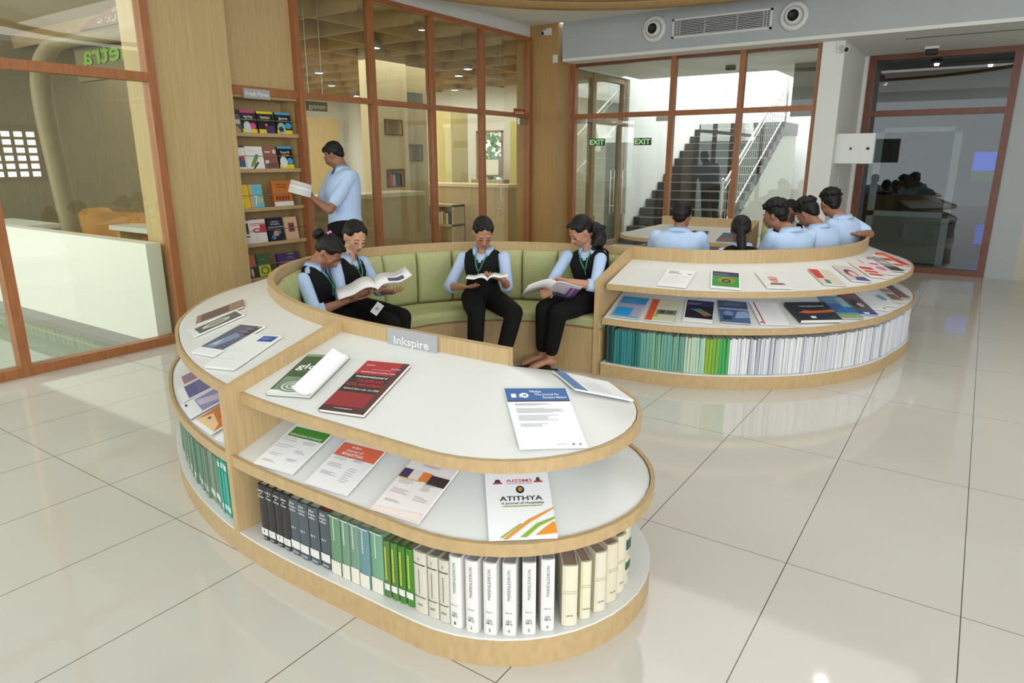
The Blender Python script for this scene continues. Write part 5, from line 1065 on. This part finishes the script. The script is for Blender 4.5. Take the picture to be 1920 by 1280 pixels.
def hair(r_,c,f,r,u,s,style,curly=False,name='hair'):
    R=Matrix((r,f,u)).transposed()
    def P(x,y,z): return c+(r*x+f*y+u*z)*s
    mb=MB(); E=lambda x,y,z,a,b,d_: mb.ell(P(x,y,z),(a*s,b*s,d_*s),HB,R,20,12)
    if style=='short':
        E(0,-.022,.050,.080,.088,.076); E(0,-.052,.022,.072,.060,.066); E(0,.030,.078,.056,.050,.034)
        for x in (-1,1): E(x*.062,-.022,.028,.017,.046,.040)
        E(0,-.062,-.016,.056,.038,.048)
    elif style=='curly':
        E(0,-.020,.052,.082,.090,.078); E(0,-.054,.018,.074,.062,.070)
        rr=random.Random(5)
        E(0,-.062,-.020,.058,.040,.052)
        for i in range(110):
            a=rr.uniform(0,2*pi); t=rr.uniform(0,1.45); x=.082*sin(t)*cos(a); y=.092*sin(t)*sin(a); z=.080*cos(t)
            if y>.03 and z<.03: continue
            E(x*1.04,y*1.04-.018,z*1.05+.052,.019,.019,.018)
        for i in range(14): E(rr.uniform(-.055,.055),rr.uniform(.06,.085),rr.uniform(.072,.10),.016,.016,.014)
        for x in (-1,1): E(x*.064,-.02,.026,.016,.044,.040)
    else:
        E(0,-.026,.046,.079,.088,.077); E(0,-.054,.012,.075,.060,.074); E(0,-.002,.076,.058,.062,.038)
        for x in (-1,1): E(x*.052,-.004,.050,.029,.058,.040); E(x*.064,-.034,.012,.016,.040,.038); E(x*.030,.040,.082,.030,.034,.020)
    if style=='bun': E(0,-.100,.010,.036,.030,.034)
    if style in('tail','long'): E(0,-.098,.020,.030,.030,.030)
    o=mb.build(name,r_); remesh(o,.0055,3 if style!='curly' else 1)
    if style=='bun':
        mb=MB(); E=lambda x,y,z,a,b,d_: mb.ell(P(x,y,z),(a*s,b*s,d_*s),HB,R,20,12); E(0,-.140,.022,.044,.032,.046)
        for i in range(8): a=2*pi*i/8; E(.026*cos(a),-.146,.022+.026*sin(a),.02,.024,.02)
        b=mb.build('hair_bun',r_); remesh(b,.005,3)
        mb=MB(); E2=lambda x,y,z,q: mb.ell(P(x,y,z),q*s,pm((226,130,196),.5)); 
        for i in range(5): a=2*pi*i/5; E2(.012*cos(a)+.012,-.090,.100+.012*sin(a),.009)
        mb.build('pink_hair_clip',r_,label='pink flower hair clip')
def ponytail(r_,pts,rs,curly=True,name='ponytail'):
    mb=MB(); mb.tube(crv(pts,5),[rs[min(i//5,len(rs)-1)]*(1-(i%5)/5)+rs[min(i//5+1,len(rs)-1)]*((i%5)/5) for i in range((len(pts)-1)*5+1)],HB,14)
    if curly:
        rr=random.Random(8); Q=crv(pts,8)
        for i,q in enumerate(Q):
            for k in range(3):
                w_=rs[min(len(rs)-1,int(i/8))]; a=rr.uniform(0,2*pi); mb.ell(V(q)+V((cos(a),sin(a),rr.uniform(-.6,.6)))*w_*.9,w_*.42,HB)
    o=mb.build(name,r_); remesh(o,.006,1 if curly else 4)
SH=(178,200,232)
def cloth(rgb,name,b=.55): return pm(rgb,.85,name=name,noise=.05,nscale=11,bump=b,spec=.2,stretch=(1,1,.6))
MSH=cloth(SH,'light_blue_shirt'); MVE=cloth((20,20,22),'black_waistcoat',.1); MTR=cloth((18,18,19),'black_trousers',.15)
def collar(r_,neck,f,r,u,s=1.0,mat=None,vneck=True):
    mb=MB(); n=22; vs=[]
    for k in range(n+1):
        a=radians(118)+radians(304)*k/n     # opening at the front
        rad=.068; h_=0; fr=max(0,cos((a-pi/2)))
        ca,sa=cos(a),sin(a)
        base=V(neck)+u*.002+r*ca*rad*s+f*(sa*rad*.92)*s
        e=1-abs(k/n-.5)*2   # 0 at tips
        drop=(1-e)**2*.035
        vs+= [base-u*(.022+drop*.3)*s, base*1.0+u*(.022)*s, base+(r*ca+f*sa)*(.018+.018*(1-e))*s-u*(.016+drop*1.3)*s]
    fs=[]
    for k in range(n): fs+=[(3*k,3*k+3,3*k+4,3*k+1),(3*k+1,3*k+4,3*k+5,3*k+2)]
    mb.add(vs,fs,mat or MSH,True); o=mb.build('collar',r_); solidify(o,.0025)
def person(name,label,J,ff,pitch=0,roll=0,fem=True,skin=(146,98,72),outfit='vest',hs='tail',hscale=1.0,ws=1.0,vox=.0055,hands=None,sleeve='elbow',feet=True,face=True,glasses=None,bindi=False,lean=.0,trousers=True,hrv=None,srv=None,neckdir=None,moust=False,shirt=None,lanyard=True,shoes=None,wide=1.0):
    """J joints in world space; ff horizontal facing of the head"""
    J={k:V(v) for k,v in J.items()}
    base=J['pelvis'].copy(); base.z=0 if not J.get('z0') else J['z0'].z
    r_=root(name,tuple(base),label,'person')
    sk=skin_mat(skin,'skin_%d'%skin[0])
    hr=(J['hipR']-J['hipL']).normalized() if 'hipR' in J else V(hrv)
    sr=(J['shR']-J['shL']).normalized() if 'shR' in J else V(srv)
    up=(J['neck']-J['pelvis']).normalized()
    RG=torso_rings(J['pelvis'],J['neck'],hr,sr,ws,fem,lean)
    # torso frame forward must point to the belly side
    tf=RG[6][2]
    # ---- head frame ----
    f=V((ff[0],ff[1],0)).normalized(); f=(f*cos(radians(pitch))+V((0,0,-1))*sin(radians(pitch))).normalized()
    f,r,u=frame(f,(0,0,1))
    if roll: q=Matrix.Rotation(radians(roll),3,f); r=q@r; u=q@u
    # ---- body ----
    mb=MB(); head(mb,J['head'],f,r,u,sk,hscale,fem,J['neck'])
    ring_mesh(mb,[(c,a,b,x-.012,y-.012) for c,a,b,x,y in RG],sk)
    mb.tube([J['neck']-up*.05,J['neck']+up*.01],[.06,.05],sk,16)
    a1,a2,a3=(.040,.034,.024) if fem else (.046,.038,.027)
    hh=hands or {}
    for S in 'RL':
        if 'sh'+S not in J: continue
        limb(mb,[J['sh'+S],J['el'+S]],[a1,a2],sk); limb(mb,[J['el'+S],lerp(J['el'+S],J['wr'+S],.35),J['wr'+S]],[a2,a2*.98,a3*.86],sk)
        if S in hh: d,n_,side,cu=hh[S]; hand(mb,J['wr'+S],d,n_,side,sk,.98 if fem else 1.05,cu)
    if 'hipR' in J:
        for S in 'RL':
            k=J['kn'+S];a=J['an'+S]
            limb(mb,[J['hip'+S],k],[.068,.050],sk); limb(mb,[k,lerp(k,a,.35),a],[.048,.046,.030],sk)
            if feet and 'toe'+S in J:
                t=J['toe'+S]; d=(t-a); mb.ell(a+V((0,0,-.02)),.033,sk); mb.tube([a+V((0,0,-.01)),lerp(a,t,.45),lerp(a,t,.8),t],[.034,.034,.034,.022],sk,12,flat=.72,upv=(0,0,1))
                q=d.normalized().cross(V((0,0,1))).normalized()
                for i in range(5): p=t+q*(-.026+.013*i)-d.normalized()*.004*abs(i-1.5); mb.ell(p,(.009,.009,.008),sk,None,8,6)
                mb.ell(a-d.normalized()*.03+V((0,0,-.035)),.026,sk)
    bo=mb.build('body',r_); remesh(bo,vox,4)
    if face: face_parts(r_,J['head'],f,r,u,hscale,fem,glasses,bindi,moust)
    hair(r_,J['head'],f,r,u,hscale,hs)
    # ---- shirt ----
    msh=shirt or MSH
    mb=MB(); ring_mesh(mb,[(c,a,b,x,y) for c,a,b,x,y in RG[1:]],msh)
    for S in 'RL':
        if 'sh'+S not in J: continue
        sh,el,wr=J['sh'+S],J['el'+S],J['wr'+S]
        if sleeve=='elbow':
            q=lerp(el,wr,.10); limb(mb,[sh-up*.004,lerp(sh,el,.5),el,q],[.050,.046,.046,.045],msh)
        elif sleeve=='short':
            q=lerp(sh,el,.72); limb(mb,[sh,q],[.066,.060],msh)
        else: limb(mb,[sh,el,lerp(el,wr,.9)],[.058,.048,.036],msh)
    so=mb.build('shirt',r_); remesh(so,.009,5)
    if sleeve=='elbow':
        for S in 'RL':
            if 'sh'+S not in J: continue
            el,wr=J['el'+S],J['wr'+S]; a=lerp(el,wr,.06); b=lerp(el,wr,.30)
            mb=MB(); mb.tube([a,lerp(a,b,.5),b,b,lerp(a,b,.8)],[.046,.047,.046,.042,.034],msh,16,False); mb.build('sleeve_cuff',r_)
    collar(r_,J['neck']+up*.005,tf,RG[-1][1],up,1.0 if fem else 1.1,msh)
    # ---- waistcoat ----
    if outfit=='vest':
        D=densify(RG[1:],4); m=len(D)
        def keep(i,ang,mm):
            t=i/(m-1)
            # front is 90 deg
            d=abs(ang-90)
            if ang>270: d=abs(ang-450)
            v=(t-.62)/.38
            if v>0 and d<50*v**.9: return False
            side=min(abs(ang-0),abs(ang-360),abs(ang-180))
            if .70<t<.93 and side<20*sin(pi*(t-.70)/.23)**.5: return False
            if t>.985: return False
            return True
        mb=MB(); ring_mesh(mb,D,MVE,.011,64,False,keep)
        vo=mb.build('waistcoat',r_); solidify(vo,.004)
        if lanyard:
            gm=pm((52,128,104),.6); mb=MB()
            def onf(t,x): # point on the front of the trunk
                k=t*(m-1); i=min(int(k),m-2); w_=k-i; c,a,b,rx,ry=[(lerp(p,q,w_) if isinstance(p,Vector) else p*(1-w_)+q*w_) for p,q in zip(D[i],D[i+1])]
                return c+a*x+b*((ry+.020)*max(.2,1-(abs(x)/(rx+.01))**2.3)**(1/2.3))
            for sx in (-1,1):
                pts=[J['neck']+RG[-1][1]*sx*.062+up*.012-tf*.01]+[onf(t,sx*x) for t,x in ((.94,.062),(.85,.050),(.72,.036),(.6,.022),(.48,.006))]
                mb.tube(crv([tuple(p) for p in pts],4),.0055,gm,8,flat=.35)
            p=onf(.48,0); mb.tube([tuple(p),tuple(p-up*.05)],.004,gm,6); mb.build('lanyard',r_)
    # ---- trousers ----
    if 'hipR' in J and trousers:
        mb=MB(); ring_mesh(mb,[(c,a,b,x+.008,y+.008) for c,a,b,x,y in RG[:3]],MTR)
        for S in 'RL':
            h_,k,a=J['hip'+S],J['kn'+S],J['an'+S]; e=lerp(k,a,.93 if shoes!='sandal' else .80)
            limb(mb,[h_,lerp(h_,k,.5),k],[.094*wide,.086*wide,.068*wide],MTR); limb(mb,[k,lerp(k,e,.4),e],[.068*wide,.064*wide,.052*wide],MTR)
        to=mb.build('trousers',r_); remesh(to,.010,6)
    if shoes:
        for S in 'RL':
            if 'toe'+S not in J: continue
            a,t=J['an'+S],J['toe'+S]; d=V((t.x-a.x,t.y-a.y,0)).normalized(); mb=MB()
            zb=.002
            if shoes=='sandal':
                q=d.cross(V((0,0,1))); pts=[]
                for i in range(24):
                    an=2*pi*i/24; L_=.145; W_=.054; c=V((a.x,a.y,0))+d*.075; p=c+d*cos(an)*L_+q*sin(an)*W_*(1+.15*cos(an)); pts.append((p.x,p.y))
                mb.prism(pts,zb,zb+.018,pm((52,38,34),.6)); q2=d.cross(V((0,0,1))); c=V((a.x,a.y,0))+d*.12; mb.tube(crv([tuple(c+q2*.047+V((0,0,.015))),tuple(c+V((0,0,.062))),tuple(c-q2*.047+V((0,0,.015)))],5),.006,pm((52,38,34),.6),8,flat=.5); mb.build('sandal',r_)
            else:
                pts=[V((a.x,a.y,.045))-d*.04,V((a.x,a.y,.05)),V((a.x,a.y,.04))+d*.10,V((a.x,a.y,.03))+d*.17]
                mb.tube(pts,[.036,.042,.042,.03],M['black'],12,flat=.8); mb.ell(pts[-1],.03,M['black']); mb.ell(pts[0],.036,M['black']); o=mb.build('shoe',r_); remesh(o,.007,4)
    return r_,f,r,u,RG
def open_book(name,label,c,right,up_,nrm,w,h,arch=.02,open_=.25,pagecol=(236,236,236),covers=None,items=None,t=.006,asym=1.0,bend=(0,0)):
    """open book: spine along up_ through c, pages spread along +-right, reader side nrm"""
    r,u_,n=V(right).normalized(),V(up_),V(nrm); n=(n-r*n.dot(r)).normalized(); u_=n.cross(r).normalized()
    mx=Matrix(((r.x,u_.x,n.x,c[0]),(r.y,u_.y,n.y,c[1]),(r.z,u_.z,n.z,c[2]),(0,0,0,1)))
    ro=root(name,None,label,'book',mat=mx)
    for sgn,nm in ((-1,'left_pages'),(1,'right_pages')):
        pts=[]; N_=12; W_=w*(asym if sgn>0 else 1); bd=bend[0 if sgn<0 else 1]
        for i in range(N_+1):
            s=i/N_; x=sgn*W_*s; z=arch*sin(pi*min(1,s*1.6)**.8)*(1-s*.4)+open_*W_*s+bd*s*s; pts.append((x,z))
        vs=[(x,y,z) for x,z in pts for y in (-h/2,h/2)]+[(x,y,z-t*(1-.5*i/len(pts))) for i,(x,z) in enumerate(pts) for y in (-h/2,h/2)]
        k=len(pts); fs=[(2*i,2*i+2,2*i+3,2*i+1) for i in range(k-1)]+[(2*k+2*i,2*k+2*i+1,2*k+2*i+3,2*k+2*i+2) for i in range(k-1)]
        fs+=[(2*i,2*k+2*i,2*k+2*i+2,2*i+2) for i in range(k-1)]+[(2*i+1,2*i+3,2*k+2*i+3,2*k+2*i+1) for i in range(k-1)]+[(2*k-2,4*k-2,4*k-1,2*k-1)]
        mb=MB(); mb.add(vs,fs,pm(pagecol,.6),True); mb.build(nm,ro,local=True)
        if items and items.get(nm):
            mb=MB()
            def surf_(x): 
                s=abs(x)/W_; i=min(int(s*N_),N_-1); q=s*N_-i; return pts[i][1]*(1-q)+pts[i+1][1]*q
            back=items.get('back')
            for a,b,c_,d_,col in items[nm]:
                n_=8; vv=[];
                for i in range(n_+1):
                    s=a+(c_-a)*i/n_; x=sgn*W_*s; z=surf_(x)
                    z=z-t*(1-.5*s)-.0006 if back else z+.0006
                    vv+= [(x,(b-.5)*h,z),(x,(d_-.5)*h,z)]
                mb.add(vv,[(2*i,2*i+2,2*i+3,2*i+1) for i in range(n_)],pm(col,.5),True)
            mb.build('printing',ro,local=True)
    return ro
cam_=V((0,0,1.59))
# --- woman in the middle of the bench ---
W3=dict(pelvis=(-3.215,4.32,0.535),neck=(-3.189,4.298,0.905),head=(-3.145,4.240,1.040),shR=(-3.335,4.231,0.835),shL=(-3.030,4.355,0.850),elR=(-3.380,4.10,0.615),elL=(-2.960,4.30,0.625),wrR=(-3.150,4.00,0.655),wrL=(-2.880,4.13,0.72),hipR=(-3.285,4.275,0.505),hipL=(-3.12,4.335,0.505),knR=(-2.985,3.93,0.485),knL=(-2.735,4.06,0.495),anR=(-2.935,3.83,0.09),anL=(-2.775,3.925,0.09),toeR=(-2.88,3.70,.03),toeL=(-2.70,3.80,.03))
person('person','woman in black waistcoat reading a small white book in the middle of the bench',W3,(.72,-.70),34,fem=True,skin=(178,126,98),hs='plain',bindi=True,lean=-.01,hands={'R':((.85,-.15,.10),(0,.1,1),-1,.35),'L':((-.35,-.35,.12),(-.2,.3,1),1,.5)},shoes='shoe')
open_book('open_book','small open white book held by the woman in the middle',(-2.955,4.035,.735),(.83,.55,.06),(-.5,.8,.2),(-.02,.0,1),.155,.18,.022,.14)
# --- woman at the right end ---
W4=dict(pelvis=(-2.47,4.80,0.535),neck=(-2.525,4.80,0.905),head=(-2.565,4.735,1.045),shR=(-2.675,4.725,0.845),shL=(-2.385,4.74,0.845),elR=(-2.70,4.53,0.645),elL=(-2.300,4.50,0.672),wrR=(-2.60,4.36,0.63),wrL=(-2.455,4.36,0.715),hipR=(-2.55,4.74,0.505),hipL=(-2.41,4.80,0.505),knR=(-2.635,4.32,0.49),knL=(-2.485,4.28,0.485),anR=(-2.665,4.35,0.11),anL=(-2.565,4.30,0.11),toeR=(-2.79,4.25,.042),toeL=(-2.67,4.16,.042))
person('person','woman with curly ponytail in black waistcoat holding a purple magazine beside the right unit',W4,(-.55,-.83),36,-6,fem=True,skin=(182,132,106),hs='tail',bindi=False,ws=1.08,hands={'R':((-.1,-.5,-.1),(.3,0,.3),-1,.5),'L':((-.80,-.35,.12),(-.1,-.6,-.7),-1,.55)},shoes='sandal',wide=1.0)
ponytail(list(C.objects)[-1].parent if False else [o for o in C.objects if o.name.startswith('person') and o.type=='EMPTY'][-1],[(-2.515,4.80,1.085),(-2.46,4.82,1.06),(-2.435,4.80,.99),(-2.43,4.78,.93)],[.035,.048,.046,.02])
ob=open_book('open_magazine','open magazine with purple and white cover held by the woman at the right end',(-2.56,4.30,.665),(.62,.50,-.22),(.10,.35,.8),(-.30,.30,.75),.20,.27,.010,.06,items={'back':True,'right_pages':[(0,0,1,1,(226,222,238)),(.0,.78,1,1,(150,90,180)),(.62,.2,1,.8,(150,90,180)),(.06,.08,.14,.9,(160,110,190)),(.3,.3,.6,.34,(180,170,196)),(.3,.42,.6,.45,(180,170,196)),(.3,.54,.6,.57,(180,170,196))]},bend=(-.10,0))
# --- left pair ---
W1=dict(pelvis=(-3.775,3.04,0.535),neck=(-3.775,3.125,0.865),head=(-3.715,3.205,0.965),shR=(-3.728,2.975,0.805),shL=(-3.849,3.264,0.802),elR=(-3.575,2.935,0.60),elL=(-3.700,3.309,0.600),wrR=(-3.43,3.11,0.675),wrL=(-3.53,3.36,0.715),hipR=(-3.734,2.964,0.505),hipL=(-3.821,3.130,0.505),knR=(-3.376,3.12,0.485),knL=(-3.480,3.30,0.482),anR=(-3.36,3.06,0.09),anL=(-3.46,3.24,0.09),toeR=(-3.24,3.13,.03),toeL=(-3.34,3.31,.03))
rw=person('person','woman with hair bun and glasses bending over a large open book at the left',W1,(.93,.30),50,0,fem=True,skin=(156,106,82),hs='bun',glasses=(214,180,130),lean=-.035,ws=.98,hands={'R':((.75,.55,.12),(0,0,1),1,.4),'L':((.75,.1,.0),(0,.0,1),-1,.4)},shoes='shoe')
W2=dict(pelvis=(-3.77,3.39,0.545),neck=(-3.765,3.416,0.905),head=(-3.727,3.464,1.042),shR=(-3.745,3.283,0.850),shL=(-3.781,3.578,0.845),elR=(-3.650,3.234,0.640),elL=(-3.660,3.60,0.640),wrR=(-3.44,3.30,0.70),wrL=(-3.40,3.50,0.67),hipR=(-3.70,3.32,0.515),hipL=(-3.74,3.47,0.515),knR=(-3.235,3.29,0.50),knL=(-3.30,3.47,0.50),anR=(-3.20,3.20,0.09),anL=(-3.28,3.38,0.09),toeR=(-3.08,3.25,.03),toeL=(-3.15,3.42,.03))
person('person','woman in black waistcoat facing right, second from the left on the bench',W2,(.90,-.28),24,-6,fem=True,skin=(202,154,124),hs='tail',bindi=True,ws=.98,hands={'R':((.8,.2,.1),(0,0,1),1,.4),'L':((.6,-.3,.15),(-.1,.0,1),-1,.7)},shoes='shoe')
open_book('open_book','large open book held between the two women on the left',(-3.315,3.24,.775),(.62,.77,.12),(-.5,.82,.1),(-.02,-.12,1),.26,.30,.03,.02,items={'right_pages':[(.35,.1,.8,.42,(90,60,110)),(.4,.14,.75,.25,(80,110,190)),(.1,.6,.85,.62,(170,170,170)),(.1,.7,.85,.72,(170,170,170))],'left_pages':[(.1,.3,.8,.32,(180,180,180)),(.1,.5,.8,.52,(180,180,180))]},asym=.9,bend=(-.03,.05))
# open second book cover hanging below
rr_=root('id_card',(-3.30,3.27,.62),'white identity card hanging from the lanyard below the large open book','card')
mx=Matrix.Translation((-3.27,3.20,.615))@Matrix.Rotation(radians(35),4,'Z')@Matrix.Rotation(radians(62),4,'X')@Matrix.Rotation(radians(-35),4,'Z'); mb=MB(); mb.box(-.027,.027,-.043,.043,-.001,.001,pm((214,220,214),.4),mx); mb.box(-.012,.012,-.012,.012,.001,.0014,pm((150,170,160),.4),mx); mb.build('card',rr_)
# --- standing man ---
MAN=dict(pelvis=(-4.995,4.532,0.93),neck=(-5.097,4.617,1.495),head=(-5.165,4.595,1.625),shR=(-5.31,4.69,1.41),shL=(-4.90,4.53,1.41),elR=(-5.37,4.55,1.13),elL=(-4.935,4.30,1.135),wrR=(-5.32,4.41,1.26),wrL=(-5.115,4.265,1.245),hipR=(-5.10,4.57,0.90),hipL=(-4.90,4.49,0.90),knR=(-5.10,4.53,0.50),knL=(-4.90,4.43,0.50),anR=(-5.06,4.59,0.09),anL=(-4.86,4.50,0.09),toeR=(-5.18,4.46,.03),toeL=(-4.98,4.37,.03))
person('person','man in light blue short sleeved shirt standing at the wall rack reading',MAN,(-.86,-.48),30,0,fem=False,skin=(142,98,74),outfit='shirt',hs='short',sleeve='short',glasses=(150,150,150),lanyard=False,hands={'R':((-.5,-.5,.1),(.3,-.1,.8),-1,.5),'L':((-.75,-.25,.1),(.2,0,1),1,.45)},shoes='shoe',moust=True)
open_book('open_book','white book held open by the standing man',(-5.25,4.24,1.315),(.45,-.45,-.22),(-.4,.3,.6),(.5,-.1,.8),.15,.20,.012,.10)
# --- students with backs turned ---
def student(lab,x,y,zs,fwd,headf,pitch,hs,fem=False,skin=(150,104,80),arms=None,lean=.0,hd=None,outfit='shirt',hoff=(0,0),dz=0):
    f=V((fwd[0],fwd[1],0)).normalized(); r=V((f.y,-f.x,0)); p=V((x,y,.535+dz))
    sw=.15 if fem else .175
    nk=p+V((0,0,.42 if fem else .485))+f*(.05+lean); hdp=nk+V((0,0,.115))+V((headf[0],headf[1],0)).normalized()*.045
    if hd: hdp=V(hd); nk.z=hdp.z-.115
    J=dict(pelvis=p,neck=nk,head=hdp,shR=nk+r*sw-V((0,0,.065)),shL=nk-r*sw-V((0,0,.065)))
    for S,sg in (('R',1),('L',-1)):
        J['el'+S]=J['sh'+S]+V((0,0,-.22))+f*.10+r*sg*.05; J['wr'+S]=J['el'+S]+f*.2-r*sg*.07+V((0,0,.03))
        J['hip'+S]=p+r*sg*.085-V((0,0,.03)); J['kn'+S]=J['hip'+S]+f*.40+V((0,0,-.01)); J['an'+S]=J['kn'+S]+V((0,0,-.40))-f*.02; J['toe'+S]=J['an'+S]+f*.14-V((0,0,.05))
    if arms: J.update({k:V(v) for k,v in arms.items()})
    return person('person',lab,{k:tuple(v) for k,v in J.items()},headf,pitch,0,fem,skin,outfit,hs,sleeve='short' if not fem else 'elbow',vox=.009,lanyard=False,hands={'R':(f,(0,0,1),1,.4),'L':(f,(0,0,1),-1,.4)},shoes='shoe',face=True)
student('student with short dark hair and light blue shirt seen from behind, leftmost at the back',-2.03,5.42,0,(-.25,.97),(-.1,1),12,'short',hd=(-2.035,5.50,1.135))
rg=student('student with long black ponytail seen from behind among the boys',-1.56,5.60,0,(-.1,1),(-.3,.95),30,'long',True,(120,84,62),outfit='vest',hd=(-1.60,5.70,1.02))[0]
ponytail(rg,[(-1.575,5.60,1.045),(-1.555,5.565,.98),(-1.535,5.55,.88),(-1.53,5.55,.80)],[.030,.040,.036,.022],False)
student('student with curly hair and light blue shirt turned to the left in profile',-1.24,5.98,0,(-.75,.66),(-.95,.1),14,'curly',hd=(-1.425,6.05,1.13))
student('student bending left with dark curly hair, right of the curly haired one',-1.06,6.38,0,(-.85,.5),(-.9,.35),38,'curly',hd=(-1.25,6.45,1.13),lean=.05)
student('student at the far right end with arm resting on the rail',-.98,6.86,0,(-.9,.3),(-.7,.7),20,'curly',hd=(-1.16,6.95,1.19),arms=dict(elR=(-.80,6.98,.93),wrR=(-.86,6.75,.945)))
student('woman in black waistcoat facing the camera, half hidden behind the right hand students',-1.62,7.45,0,(.3,-1),(.2,-1),20,'plain',True,(120,80,60),outfit='vest')
